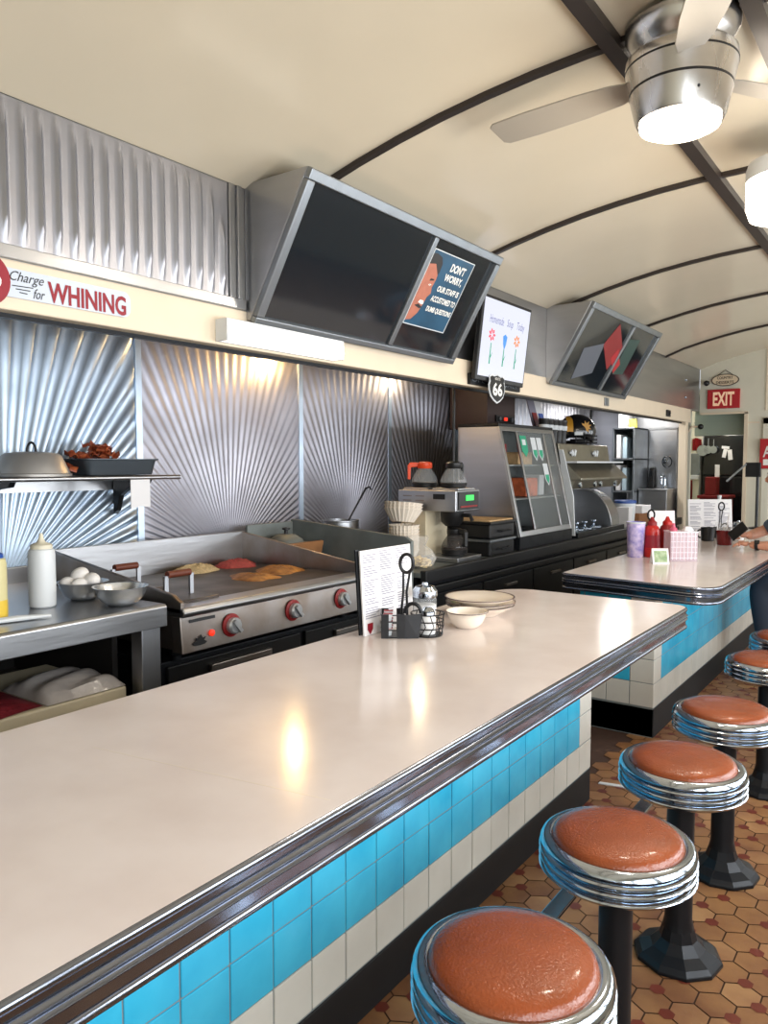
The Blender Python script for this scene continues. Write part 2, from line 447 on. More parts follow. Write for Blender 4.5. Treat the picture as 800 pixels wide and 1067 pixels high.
# far wall with serving doorway
wf = MB()
wf.box(XB, YF, 2.18, XR, YF+.08, 3.1); wf.box(-1.87, YF, 0, -1.66, YF+.08, 2.18); wf.box(-.72, YF, 0, XR, YF+.08, 2.18); wf.box(-1.66, YF, 2.06, -.72, YF+.08, 2.18)
wf_o = struct(wf.build('wall_far', M_walloff))
tr = MB(); tr.box(-1.885, YF-.02, 0, -1.845, YF, 2.19); tr.box(XB+.02, YF-.02, 2.175, -1.845, YF, 2.2); tr.box(-1.66, YF-.012, 2.2, -1.65, YF, 2.96); tr.box(-1.845, YF-.015, 2.06, -1.72, YF, 2.075)
tr.build('opening_trim', M_beam, wf_o)
dr = MB(); dr.box(-1.66, YF+.02, 0, -.72, YF+.07, 2.06); d_o = struct(dr.build('door_1', M_walloff))
f = MB(); f.box(-1.68, YF-.03, 0, -1.6, YF+.02, 2.12); f.box(-.78, YF-.03, 0, -.70, YF+.02, 2.12); f.box(-1.68, YF-.03, 2.04, -.7, YF+.02, 2.12); f.build('door_frame', M_walloff, d_o, bevel=.006)
g = MB(); g.box(-1.5, YF+.005, 1.1, -.88, YF+.02, 1.92); g.build('pane', M_glass, d_o)
hd = MB(); hd.tube([(-.86, YF-.0, 1.02), (-.86, YF-.05, 1.02), (-.98, YF-.05, 1.02)], .012); hd.build('door_handle', M_chrome, d_o)

# room seen through the opening
wx = MB(); wx.box(-3.2, YF+1.7, 0, -.9, YF+1.76, 2.5); wx.box(-3.26, YF, 0, -3.2, YF+1.76, 2.5); wx.box(-1.2, YF+.1, 0, -1.14, YF+1.76, 2.5); wx.box(-3.2, YF+.09, 2.45, -1.14, YF+1.76, 2.5); wx.box(-3.2, YF, 0, XB-.1, YF+.06, 2.5)
struct(wx.build('wall_pantry', M_walloff))
hb = MB(); hb.box(-2.5, YF+.2, 1.93, -1.3, YF+.26, 2.45); hb.box(-2.5, YF+.18, 2.08, -1.3, YF+.2, 2.1); struct(hb.build('trim_%d' % k, M_grn)); k += 1

# window wall to the right of the camera, wall behind it
wr = MB(); wr.box(XR, YN, 0, XR+.1, YF, .95); wr.box(XR, YN, 2.15, XR+.1, YF, 2.8)
WIN = [(-1.3+1.42*i, -1.3+1.42*i+1.22) for i in range(8)]
prev = YN
for a, b in WIN:
    wr.box(XR, prev, .95, XR+.1, a, 2.15); prev = b
wr.box(XR, prev, .95, XR+.1, YF, 2.15)
struct(wr.build('wall_right', M_walloff))
for i, (a, b) in enumerate(WIN):
    w = MB()
    w.box(XR-.01, a, .95, XR+.06, a+.04, 2.15); w.box(XR-.01, b-.04, .95, XR+.06, b, 2.15); w.box(XR-.01, a+.04, .95, XR+.06, b-.04, .99); w.box(XR-.01, a+.04, 2.11, XR+.06, b-.04, 2.15)
    struct(w.build('window_%d' % (i+1), M_alu))
wn = MB(); wn.box(XK-.1, YN-.08, 0, XR+.1, YN, 3.1); struct(wn.build('wall_near', M_walloff))

# ================================================================== COUNTERS
EDGE = [(.0, .95), (.007, .947), (.010, .941), (.007, .935), (.003, .933), (.003, .922), (.008, .920), (.012, .915), (.008, .910), (.004, .908), (.008, .906), (.012, .901), (.008, .896), (.003, .894), (.003, .874), (.007, .872), (.010, .866), (.007, .860), (.0, .857), (-.02, .857)]
def counter(outline, rads, label, tiles, y_fix=None, seam=None, origin=None):
    t = thing('diner_counter', origin, label, 'counter')
    loop = rounded(outline, rads)
    nn = len(loop)
    tp = MB(); tp.add([(p.x, p.y, .95) for p in loop] + [(p.x, p.y, .86) for p in loop], [tuple(range(nn)), tuple(reversed(range(nn, 2*nn)))] + [(i, nn+i, nn+(i+1) % nn, (i+1) % nn) for i in range(nn)], 0)
    ct = tp.build('countertop', M_top, t)
    if seam:
        for a, b in seam:
            sq = MB(); d = Vector((b[0]-a[0], b[1]-a[1], 0)).normalized(); q = Vector((-d.y, d.x, 0))*.0012
            sq.prism([Vector((*a, .9502))-q, Vector((*b, .9502))-q, Vector((*b, .9502))+q, Vector((*a, .9502))+q], (0,0,.0002)); sq.build('joint_line', M_plate, ct)
    e = MB(); sweep_loop(e, loop, EDGE); e.build('edge_trim', M_chromed, t, sharp=60)
    return t
c1 = counter([(-1.76, -1.2), (-.87, -1.2), (-.87, 3.53), (-1.76, 3.53)], [.02, .02, .07, .16],
             'long near counter with cream top, grooved chrome edge, caddy and plates', None, origin=(-1.3, 1.2, 0), seam=[((-1.5, .98), (-.9, 1.08))])
c2 = counter([(-1.74, 4.19), (-.88, 4.06), (-.88, 8.3), (-1.74, 8.3)], [.03, .13, .05, .05],
             'farther counter with cream top where the customer sits', None, origin=(-1.3, 6.2, 0))
def tile_face(t, X, ya, yb, zt, zb, tile, xback, endwhite_near, endwhite_far, end_y):
    """tiled apron: bands of blue over ivory, black base below; end_y tells which end is tiled too"""
    g = MB(); g.box(xback, ya, 0.0, X-.004, yb, .86); g.build('base_cabinet', M_grout, t)
    mb = MB(); gp = .0022
    rows = []
    z = zb; r = 0
    while z < zt-.01: rows.append((z, min(z+tile, zt), r)); z += tile; r += 1
    n = int(round((yb-ya)/tile)); w = (yb-ya)/n
    for i in range(n):
        for za, zc, r in rows:
            edge = (i == 0 and endwhite_near) or (i == n-1 and endwhite_far)
            mb.box(X-.006, ya+i*w+gp, za+gp, X+random.uniform(-.0006, .0006), ya+(i+1)*w-gp, zc-gp, 1 if (r == 0 or edge) else 0)
    s = 1 if end_y == yb else -1
    n2 = int((X-xback)/tile)
    for i in range(n2+1):
        x1 = X - i*tile; x0 = max(xback, x1-tile)
        if x1-x0 < .02: continue
        for za, zc, r in rows:
            mb.box(x0+gp, end_y-s*.002, za+gp, x1-gp, end_y+s*.004, zc-gp, 1 if (r == 0 or i in (0,)) else 0)
    mb.build('tile_front', [M_blue, M_white], t, bevel=.0025)
    kb = MB(); kb.box(xback, ya+.0, .0, X+.0, yb, zb-.005); kb.build('kick_base', M_black, t, bevel=.004)
tile_face(c1, -1.27, -1.1, 3.43, .855, .155, .14, -1.72, False, True, 3.43)
tile_face(c2, -1.27, 4.42, 8.2, .855, .175, .14, -1.72, True, False, 4.42)

# foot rail along the first counter
t = thing('foot_rail', (-.85, 1.9, 0), 'flat chrome foot rail running low between the near counter and the stools', 'foot rail')
b = MB(); b.box(-.875, .3, .285, -.825, 3.35, .297); b.build('rail_bar', M_chrome, t, bevel=.003)
for yy in (.4, 1.87, 3.30):
    b = MB(); b.tube([(-.85, yy, .285), (-.85, yy, .0)], .014); b.lathe([(.035, 0), (.035, .008), (.015, .012)], (-.85, yy, 0), 16); b.build('rail_post', M_chrome, t)

# ================================================================== STOOLS
def make_stool():
    t = thing('bar_stool', (0, 0, 0), '', 'stool', 'round counter stools')
    c = MB(); c.lathe([(.158, .628), (.162, .634), (.158, .646), (.148, .654), (.12, .661), (.07, .665), (.001, .666)], n=48, cap0=True, cap1=False); c.build('cushion', M_vinyl, t)
    r = MB(); pr = [(.15, .632), (.163, .640), (.176, .641), (.186, .634), (.190, .625)]
    for k in range(3):
        z = .622 - k*.021
        pr += [(.176, z), (.176, z-.006), (.189, z-.0085), (.193, z-.013), (.189, z-.0175)]
    pr += [(.183, .557), (.17, .55), (.05, .545)]
    r.lathe(pr, n=56, cap0=False, cap1=True); r.build('seat_ring', M_chrome, t, sharp=50)
    p = MB(); p.lathe([(.06, .552), (.052, .53), (.042, .52), (.042, .13), (.048, .10)], n=24); p.build('post', M_blackm, t)
    f = MB(); f.lathe([(.135, 0), (.135, .012), (.12, .026), (.085, .042), (.058, .068), (.047, .105)], n=10, smooth=False); f.build('base_flange', M_blackm, t, bevel=.003)
    return t
S0 = make_stool()
for i, (yy, lb) in enumerate([(1.28, 'nearest stool of the row, its orange seat cut by the bottom of the photo'), (1.87, 'orange round stool just behind the nearest one'), (2.48, 'third orange stool along the near counter'), (3.10, 'fourth orange stool, opposite the gap between the two counters'),
                              (4.02, 'fifth orange stool, first one beside the farther counter'), (4.62, 'farthest orange stool, nearest to the seated customer')]):
    if i == 0: S0.location = (-.62, yy, 0); S0['label'] = lb
    else: dup(S0, (-.62, yy, 0), i*.7, lb)

# ================================================================== DISPLAY CASES over the beam
def display(y0, y1, label, extra):
    t = thing('display_case', (-2.25, (y0+y1)/2, 2.2), label, 'display case', 'slanted display cases above the header beam')
    zb, zt, xb, xt = 2.195, 2.75, XB+.02, -2.05
    body = MB(); poly = [(XB-.005, y0, zb), (xb, y0, zb-.015), (xt, y0, zt), (XB-.005, y0, zt)]
    body.prism(poly, (0, y1-y0, 0)); body.build('casing', M_steelh, t, bevel=.004)
    A = Vector((xb, 0, zb-.015)); B = Vector((xt, 0, zt)); up = (B-A); L = up.length; up.normalize(); nrm = Vector((0,1,0)).cross(up); nrm.normalize()
    def P(y, s, d): q = A+up*s+nrm*d; return (q.x, y, q.z)
    def slab(mb, ya, yb, s0, s1, d0, d1):
        mb.add([P(ya,s0,d0),P(yb,s0,d0),P(yb,s1,d0),P(ya,s1,d0),P(ya,s0,d1),P(yb,s0,d1),P(yb,s1,d1),P(ya,s1,d1)], [(0,3,2,1),(4,5,6,7),(0,1,5,4),(1,2,6,5),(2,3,7,6),(3,0,4,7)])
    f = MB(); w = .045; ym = y0+(y1-y0)*.60
    slab(f, y0, y1, 0, w*.7, 0, .03); slab(f, y0, y1, L-w, L, 0, .03); slab(f, y0, y0+w, w*.7, L-w, 0, .03); slab(f, y1-w, y1, w*.7, L-w, 0, .03); slab(f, ym-.018, ym+.018, w*.7, L-w, 0, .02)
    f.build('frame', M_alu, t, bevel=.005)
    for a, b in ((y0+w, ym-.018), (ym+.018, y1-w)):
        g = MB(); slab(g, a, b, w*.7, L-w, 0, .006); g.build('dark_pane', M_glassd, t)
    return t, P, slab, up, nrm, L, ym
t, P, slab, up, nrm, L, ym = display(2.34, 3.98, 'larger near display case with dark glass and a blue notice on the right pane', None)
ps = MB(); slab(ps, ym+.03, y1 := 3.76, .16, .565, .006, .009); pso = tag(ps.build('poster', M_poster), 'blue printed notice about dumb questions on dark glass', 'poster')
bd = MB(); 
for a, b, c, d in ((ym+.03, 3.76, .16, .165), (ym+.03, 3.76, .56, .565), (ym+.03, ym+.035, .165, .56), (3.755, 3.76, .165, .56)): slab(bd, a, b, c, d, .009, .0105)
bd.build('border', M_label, pso)
# a man's face printed at the left of the notice
def flat(pts, d0, d1, m, name):
    mb = MB(); n = len(pts)
    mb.add([P(ym+.03+a, .16+b, d0) for a, b in pts] + [P(ym+.03+a, .16+b, d1) for a, b in pts], [tuple(range(n)), tuple(range(n, 2*n))] + [(i, (i+1) % n, n+(i+1) % n, n+i) for i in range(n)])
    return mb.build(name, m, pso)
flat([(.006,.02),(.05,.03),(.085,.07),(.10,.12),(.105,.16),(.125,.185),(.12,.20),(.112,.215),(.118,.26),(.11,.31),(.08,.335),(.006,.33)], .009, .0105, M_skinp, 'printed_face')
flat([(.006,.325),(.06,.335),(.112,.285),(.12,.30),(.115,.345),(.09,.375),(.04,.385),(.006,.38)], .0092, .011, M_hairp, 'printed_hair')
flat([(.065,.245),(.10,.252),(.102,.26),(.07,.258)], .0105, .0115, M_hairp, 'printed_brow')
flat([(.07,.225),(.085,.232),(.098,.228),(.085,.221)], .0105, .0115, M_inkw, 'printed_eye')
flat([(.078,.224),(.084,.230),(.09,.224)], .0115, .012, M_hairp, 'printed_pupil')
flat([(.05,.125),(.09,.118),(.10,.126),(.09,.14),(.06,.14)], .0105, .0115, M_inkw, 'printed_teeth')
flat([(.03,.105),(.08,.095),(.10,.105),(.06,.118)], .0105, .0115, M_hairp, 'printed_beard')
for s, w, h, z, yc in (('DON\'T', .145, .045, .345, .275), ('WORRY,', .18, .045, .285, .272), ('OUR STAFF IS', .215, .032, .222, .272), ('ACCUSTOMED TO', .24, .032, .165, .267), ('DUMB QUESTIONS', .245, .034, .105, .267)):
    q = Vector(P(ym+.03+yc, .16+z, .0095)); text(s, w, h, M_inkw, q, (0,1,0), up, pso, bold=.03)
t2, P, slab, up, nrm, L, ym = display(5.42, 7.08, 'smaller looking farther display case with red packs behind glass', None)
# goods behind the far case's glass
for cy, cs, hy, hs, ro, m in ((6.22, .40, .19, .11, -.5, M_redd), (5.88, .24, .17, .13, .25, M_graypack), (6.60, .36, .12, .16, .1, M_deepgreen), (6.42, .30, .12, .05, -.5, M_red)):
    ca, sa = math.cos(ro), math.sin(ro); pts = [(cy+u*hy*ca-v*hs*sa, cs+u*hy*sa+v*hs*ca) for u, v in ((-1,-1),(1,-1),(1,1),(-1,1))]
    g = MB(); dd = .0065 if m is not M_red else .008
    g.add([P(y, s, dd) for y, s in pts] + [P(y, s, dd+.002) for y, s in pts], [(0,1,2,3),(4,5,6,7),(0,1,5,4),(1,2,6,5),(2,3,7,6),(3,0,4,7)])
    g.build('packet_behind_glass', m, t2)

# ---------------------------------------------------------------- screen, 66 shield, wording strip
t = thing('menu_screen', (-2.36, 4.56, 2.2), 'lit white screen with handwritten flower drawings on the beam', 'screen')
def scr(y, s, d):
    A = Vector((-2.335, 0, 2.10)); u = Vector((.06, 0, .52)).normalized(); n = Vector((0,1,0)).cross(u).normalized(); q = A+u*s+n*d; return (q.x, y, q.z)
def slab2(mb, ya, yb, s0, s1, d0, d1, mi=0):
    mb.add([scr(ya,s0,d0),scr(yb,s0,d0),scr(yb,s1,d0),scr(ya,s1,d0),scr(ya,s0,d1),scr(yb,s0,d1),scr(yb,s1,d1),scr(ya,s1,d1)], [(0,3,2,1),(4,5,6,7),(0,1,5,4),(1,2,6,5),(2,3,7,6),(3,0,4,7)], mi)
b = MB(); slab2(b, 4.21, 4.89, 0, .525, -.03, .0); b.build('bezel', M_blackp, t, bevel=.006)
b = MB(); slab2(b, 4.235, 4.87, .03, .505, .0, .003); so = b.build('display', M_screen, t)
uu = Vector((.06, 0, .52)).normalized()
M_inkp = mat('purple_ink', '#5a5f9a', .6)
for wd_, yc, ww, hh, dz in (('Homemade', 4.405, .19, .05, 0), ('Soup', 4.59, .085, .062, -.006), ('Today', 4.745, .11, .065, -.006)): text(wd_, ww, hh, M_inkp, scr(yc, .388+dz, .003), (0,1,0), uu, t, 'lettering', bold=-.005, shear=.3)
for yc, m in ((4.36, mat('red_drawing', '#e0596a', .6)), (4.54, mat('blue_drawing', '#4d8fe0', .6)), (4.71, mat('orange_drawing', '#e2894f', .6))):
    b = MB()
    if yc == 4.54:
        c0 = [(-.03,.30),(0,.315),(.03,.30),(.02,.25),(0,.215),(-.02,.25)]
        b.add([scr(yc+a, z, .0045) for a, z in c0], [tuple(range(6))])
    else:
        for k in range(7):
            a = 2*PI*k/7; q = Vector((math.cos(a), math.sin(a))); w = Vector((-q.y, q.x))*.012; z0 = .29
            b.add([scr(yc+v.x, z0+v.y*.9, .0045) for v in (q*.008, q*.03+w, q*.048, q*.03-w)], [(0,1,2,3)])
    b.build('flower_drawing', m, so)
    b = MB(); b.add([scr(yc-.008, .11, .0042), scr(yc+.008, .11, .0042), scr(yc+.005, .24, .0042), scr(yc-.005, .24, .0042)], [(0,1,2,3)]); b.add([scr(yc, .15, .0042), scr(yc+.03, .19, .0042), scr(yc+.012, .15, .0042)], [(0,1,2)])
    b.build('stem_drawing', M_gsign, so)
t = thing('wording_strip', (-2.39, 4.58, 2.08), 'narrow dark lettered strip fixed below the lit white screen', 'sign')
b = MB(); b.box(-2.4, 4.23, 2.075, -2.375, 4.93, 2.145); b.build('strip_plate', M_blackm, t, bevel=.003)
text('OPEN', .24, .035, M_alu, (-2.374, 4.36, 2.11), (0,1,0), (0,0,1), t); text('DAILY', .2, .035, M_alu, (-2.374, 4.78, 2.11), (0,1,0), (0,0,1), t)
t = thing('shield_sign', (-2.34, 4.52, 1.98), 'small black highway shield reading 66 hung below the screen', 'sign')
def shield(w, h):
    half = [(0, -.5), (.18, -.42), (.36, -.28), (.46, -.08), (.48, .1), (.42, .26), (.46, .40), (.34, .46), (.2, .44), (.1, .47), (0, .5)]
    pts = half + [(-a, b) for a, b in reversed(half[1:-1])]
    return [(a*w, b*h) for a, b in pts]
b = MB(); b.prism([(-2.322, 4.47+a, 2.06+z) for a, z in shield(.235, .19)], (.006, 0, 0)); b.build('shield_edge', M_label, t)
b = MB(); b.prism([(-2.316, 4.47+a, 2.06+z) for a, z in shield(.21, .168)], (.003, 0, 0)); b.build('shield_face', M_blackp, t)
text('66', .13, .085, M_inkw, (-2.313, 4.47, 2.055), (0,1,0), (0,0,1), t, bold=.03)
text('ROUTE', .07, .016, M_inkw, (-2.313, 4.47, 2.122), (0,1,0), (0,0,1), t)

# lamp on the beam
t = thing('strip_lamp', (-2.38, 2.54, 2.08), 'glowing white strip lamp on the cream beam below the near display case', 'lamp')
b = MB(); b.box(-2.40, 2.175, 2.135, -2.33, 2.905, 2.165); b.box(-2.40, 2.175, 2.075, -2.385, 2.905, 2.135); b.box(-2.40, 2.165, 2.075, -2.33, 2.175, 2.165); b.box(-2.40, 2.905, 2.075, -2.33, 2.915, 2.165); b.build('lamp_housing', M_pwhite, t, bevel=.003)
b = MB(); b.prism([(-2.385, 2.178, 2.14), (-2.322, 2.178, 2.14), (-2.318, 2.178, 2.10), (-2.335, 2.178, 2.078), (-2.385, 2.178, 2.078)], (0, .724, 0)); b.build('diffuser', M_tube, t)
# WHINING sign
t = thing('whining_sign', (-2.39, 1.4, 2.1), 'white enamel sign about whining with red disc on the cream beam', 'sign')
lp = rounded([(1.19, 2.098), (1.755, 2.122), (1.755, 2.195), (1.19, 2.195)], [.005, .025, .025, .005])
lp = rounded([(1.17, 2.105), (1.755, 2.105), (1.755, 2.195), (1.17, 2.195)], [.01, .03, .03, .01])
b = MB(); b.prism([(-2.396, p.x, p.y) for p in lp], (.006, 0, 0)); b.build('sign_plate', M_signw, t)
b = MB(); b.lathe([(.085, 0), (.085, .004)], (-2.392, 1.225, 2.15), 36, axis='X', smooth=False); b.build('red_disc', M_inkr, t)
text('No', .11, .07, M_inkw, (-2.388, 1.225, 2.15), (0,1,0), (0,0,1), t, shear=.35, bold=.01)
text('WHINING', .30, .068, M_inkr, (-2.39, 1.585, 2.143), (0,1,0), (0,0,1), t, bold=.03)
text('Charge', .115, .04, M_inkk, (-2.39, 1.365, 2.168), (0,1,0), (0,0,1), t, shear=.4); text('for', .04, .032, M_inkk, (-2.39, 1.405, 2.128), (0,1,0), (0,0,1), t, shear=.4)
b = MB()
for i in range(3): b.prism([(-2.39, 1.315+.012*i, 2.14-.009*i), (-2.39, 1.385-.01*i, 2.143-.011*i), (-2.39, 1.385-.01*i, 2.146-.011*i), (-2.39, 1.315+.012*i, 2.143-.009*i)], (.001,0,0))
b.build('flourish', M_inkk, t)
b = MB(); b.box(-2.4, 6.66, 2.09, -2.39, 6.76, 2.16); b.box(-2.39, 6.69, 2.105, -2.386, 6.73, 2.145); single(b, 'outlet_cover', M_alu, 'grey outlet cover on the cream beam below the far display case', 'outlet', bevel=.003)
b = MB(); b.box(-2.4, 8.56, 2.09, -2.38, 8.68, 2.16); b.ball((-2.38, 8.62, 2.125), .02, 10); single(b, 'bell_box', M_blackp, 'small black box on the cream beam near its far end', 'box', bevel=.003)

# ================================================================== CEILING FAN and LAMP
t = thing('ceiling_fan', (XC, 2.65, 3.0), 'brushed metal ceiling fan with glowing round lens', 'ceiling fan')
F = (XC, 2.65, 0)
b = MB(); b.lathe([(.10, 3.0), (.165, 2.998), (.178, 2.985), (.176, 2.965), (.155, 2.93), (.13, 2.905), (.125, 2.89)], F, 48); b.build('canopy', M_nickel, t, sharp=30)
b = MB(); b.lathe([(.12, 2.90), (.16, 2.897), (.172, 2.885), (.174, 2.862), (.173, 2.858), (.169, 2.856), (.169, 2.853), (.173, 2.851), (.160, 2.786), (.156, 2.784), (.156, 2.780), (.159, 2.778), (.140, 2.70), (.134, 2.688), (.126, 2.688)], F, 64); b.build('motor_housing', M_nickel, t, sharp=25)
b = MB(); b.lathe([(.1705, 2.8585), (.1745, 2.857), (.1745, 2.852), (.1705, 2.850)], F, 48, cap0=False, cap1=False); b.lathe([(.157, 2.7865), (.1605, 2.785), (.1605, 2.779), (.157, 2.7775)], F, 48, cap0=False, cap1=False); b.ball((XC+.085, 2.65-.118, 2.735), .006, 8); b.build('dark_band', M_blackp, t)
b = MB(); b.lathe([(.128, 2.69), (.124, 2.672), (.10, 2.660), (.05, 2.654), (.001, 2.652)], F, 48, cap1=False); b.build('lens', M_lens, t)
for a in (PI*.97, PI*.97+2*PI/3, PI*.97+4*PI/3):
    b = MB(); ss = [(.15, .035), (.22, .055), (.35, .066), (.55, .07), (.68, .066), (.70, .05)]
    R = Matrix.Rotation(a, 3, 'Z'); vs = []
    for r, w in ss:
        for sgn in (-1, 1):
            for dz in (0, .006):
                vs.append(R @ Vector((r, sgn*w, 2.835+dz+sgn*w*.2)) + Vector(F))
    fs = []
    for i in range(len(ss)-1):
        a0 = i*4; b0 = a0+4
        fs += [(a0,a0+2,b0+2,b0), (a0+1,b0+1,b0+3,a0+3), (a0,b0,b0+1,a0+1), (a0+2,a0+3,b0+3,b0+2)]
    fs += [(0,1,3,2), (20,22,23,21)]
    b.add(vs, fs); b.build('blade', M_blade, t, bevel=.002)
t = thing('ceiling_lamp', (-.56, 3.8, 2.97), 'white glowing ceiling lamp beyond the fan at the right edge', 'lamp')
G = (-.56, 3.8, 0)
b = MB(); b.lathe([(.05, 3.0), (.05, 2.91), (.14, 2.90), (.17, 2.885), (.178, 2.86), (.178, 2.81)], G, 40, cap1=False); b.build('lamp_cap', M_pwhite, t)
b = MB(); b.lathe([(.176, 2.815), (.176, 2.70), (.16, 2.655), (.10, 2.632), (.001, 2.626)], G, 40, cap1=False); b.build('shade', M_lens, t)
# ================================================================== PREP TABLE (left of the griddle)
t = thing('prep_table', (-3.0, .7, 0), 'stainless prep table left of the griddle holding squeeze bottles and egg bowl', 'table')
b = MB(); b.prism([(-2.5,-1.3,.925), (-2.5,-1.3,1.005), (-2.51,-1.3,1.015), (-3.52,-1.3,1.015), (-3.52,-1.3,.985), (-2.52,-1.3,.985), (-2.52,-1.3,.925)], (0, 3.28, 0)); b.build('tabletop', M_steelh, t, bevel=.003)
b = MB(); b.box(-3.55, -1.3, 1.0, -3.52, 1.98, 1.09); b.build('backsplash', M_steelh, t, bevel=.003)
for x, y in ((-2.56, 1.92), (-3.46, 1.92), (-2.56, -1.2), (-3.46, -1.2)):
    b = MB(); b.box(x-.035, y-.045, 0, x+.035, y+.045, .985); b.build('leg', M_steel, t, bevel=.004)
b = MB(); b.box(-3.5, -1.25, .60, -2.56, 1.9, .63); b.build('lower_shelf', M_steeld, t, bevel=.003)
b = MB(); b.box(-3.5, -1.25, .63, -3.46, 1.9, .98); b.box(-3.5, 1.86, .63, -2.7, 1.885, .98); b.build('back_panel', M_cav, t)
b = MB(); b.box(-3.15, -.4, .631, -2.58, 1.84, .70); single(b, 'cutting_board', M_board, 'thick pale cutting board on the prep table lower shelf', 'cutting board', bevel=.008)
b = MB()
vs = []; nx, ny = 14, 24
for j in range(ny+1):
    for i in range(nx+1):
        u, v = i/nx*2-1, j/ny*2-1
        e = max(0, 1-max(abs(u), abs(v))**6)
        vs.append((-2.80+.22*u+.02*math.sin(5*v), 1.06+.44*v, .703+.028*e*(1+.25*math.sin(9*u+4*v)*math.cos(7*v))))
fs = [(j*(nx+1)+i, j*(nx+1)+i+1, (j+1)*(nx+1)+i+1, (j+1)*(nx+1)+i) for j in range(ny) for i in range(nx)]
b.add(vs, fs, 0, True); single(b, 'meat_slab', M_meat, 'dark red raw meat slab on the pale cutting board', 'meat')
b = MB(); vs = []
for j in range(ny+1):
    for i in range(nx+1):
        u, v = i/nx*2-1, j/ny*2-1
        e = (max(0, 1-abs(u)**4))**.5*(max(0, 1-abs(v)**4))**.5
        vs.append((-2.74+.16*u, 1.67+.165*v, .704+.05*e*(1+.2*math.sin(8*u+3*v))))
b.add(vs, fs, 0, True); M_wrap = mat('plastic_wrap', '#b9b2ae', .18, var=.25, vscale=7, bump=.4, bscale=14)
single(b, 'wrapped_package', M_wrap, 'clear plastic wrapped package at the right end of the pale cutting board', 'package')

def squeeze_bottle(x, y, z, lab, bodym, capm, liquid=None, h=.27):
    t = thing('squeeze_bottle', (x, y, z), lab, 'bottle', 'squeeze bottles on the prep table')
    b = MB(); b.lathe([(.044, 0), (.05, .006), (.051, .03), (.051, h*.76), (.047, h*.84), (.036, h*.87)], (x, y, z), 28); b.build('body', bodym, t)
    b = MB(); b.lathe([(.041, h*.85), (.041, h*.91), (.032, h*.93), (.016, h*.95), (.011, h*.99), (.006, h*1.08)], (x, y, z), 24); b.build('nozzle_cap', capm, t, sharp=50)
    if liquid:
        b = MB(); b.lathe([(.0505, .005), (.0515, .03), (.0515, .07)], (x, y, z), 28, cap0=False, cap1=False); b.build('liquid', liquid, t)
squeeze_bottle(-2.85, 1.655, 1.0155, 'milky white squeeze bottle with cream nozzle on the steel prep table', M_pwhite, M_capw)
squeeze_bottle(-2.77, 1.415, 1.0155, 'pale yellow squeeze bottle with blue cap at the left edge', M_pyel, M_bluecap, M_yellow, h=.26)
t = thing('tongs', (-2.66, 1.46, 1.016), 'pale metal tongs lying at the front of the prep table', 'tongs')
for s in (0, 1):
    b = MB(); b.tube([(-2.70+s*.03, 1.33, 1.024), (-2.665+s*.022, 1.45, 1.026), (-2.625+s*.008, 1.55, 1.024)], [.007, .009, .005], 8); b.build('arm', M_pwhite, t)
def bowl(x, y, z, r, h, lab, m=M_bowl):
    t = thing('mixing_bowl', (x, y, z), lab, 'bowl', 'steel bowls on the prep table')
    b = MB(); b.lathe([(r*.45, 0), (r*.72, h*.25), (r*.9, h*.6), (r*.97, h*.95), (r*1.03, h), (r*1.03, h*1.02), (r*.95, h), (r*.87, h*.62), (r*.68, h*.3), (r*.4, h*.1), (.001, h*.08)], (x, y, z), 36, cap1=False)
    b.build('bowl_shell', m, t, sharp=60); return t
bowl(-2.87, 1.845, 1.0155, .10, .075, 'steel bowl heaped with white eggs beside the griddle')
bowl(-2.635, 1.86, 1.0155, .105, .075, 'empty steel bowl at the front of the prep table')
eg = None
for i, (dx, dy, dz, r) in enumerate([(-.03,-.045,.068,.03), (.03,-.035,.066,.03), (-.045,.02,.066,.03), (.02,.03,.068,.03), (-.005,-.01,.104,.03), (.05,0.01,.085,.028)]):
    if eg is None:
        b = MB(); b.ball((0,0,0), r, 18, sc=(1,1.28,1)); eg = b.build('egg', M_egg); tag(eg, 'white egg in the steel bowl beside the griddle', 'egg', 'eggs in the steel bowl'); o = eg
    else: o = eg.copy(); COL.objects.link(o)
    o.location = (-2.87+dx, 1.845+dy, 1.0155+dz); o.rotation_euler = (random.uniform(-.5,.5), 0, random.uniform(0,3))

# ---------------------------------------------------------------- wall shelf with dome lid and bacon pan
t = thing('wall_shelf', (-3.42, 2.0, 1.5), 'narrow steel shelf on brackets above the prep table', 'shelf')
b = MB(); b.box(-3.592, 1.2, 1.505, -3.25, 2.67, 1.52); b.tube([(-3.25, 1.2, 1.51), (-3.25, 2.67, 1.51)], .012, 10); b.build('shelf_board', M_steelh, t)
b = MB(); b.box(-3.59, 1.2, 1.44, -3.575, 2.67, 1.505); b.build('wall_rail', M_steelh, t)
for yy in (1.78, 2.5):
    b = MB(); pts = [(-3.57, 1.5), (-3.27, 1.5), (-3.29, 1.475), (-3.42, 1.46), (-3.51, 1.41), (-3.54, 1.33), (-3.57, 1.31)]
    b.prism([(x, yy-.014, z) for x, z in pts], (0, .028, 0)); b.build('bracket', M_blackm, t, bevel=.003)
t = thing('dome_lid', (-3.4, 1.94, 1.52), 'steel dome basting lid with ring handle on the wall shelf', 'lid')
b = MB(); b.lathe([(.172, .001), (.174, .012), (.166, .016), (.158, .035), (.13, .095), (.115, .107), (.06, .114), (.001, .115)], (-3.4, 1.94, 1.52), 40, cap1=False); b.build('dome', M_dome, t, sharp=30)
b = MB(); b.tube([(-3.4, 1.94+.022*math.cos(a), 1.632+.045*math.sin(a)) for a in [PI*i/10 for i in range(11)]], .006); b.build('ring_handle', M_blackm, t)
t = thing('roasting_pan', (-3.42, 2.37, 1.52), 'grey rectangular pan heaped with bacon on the wall shelf', 'pan')
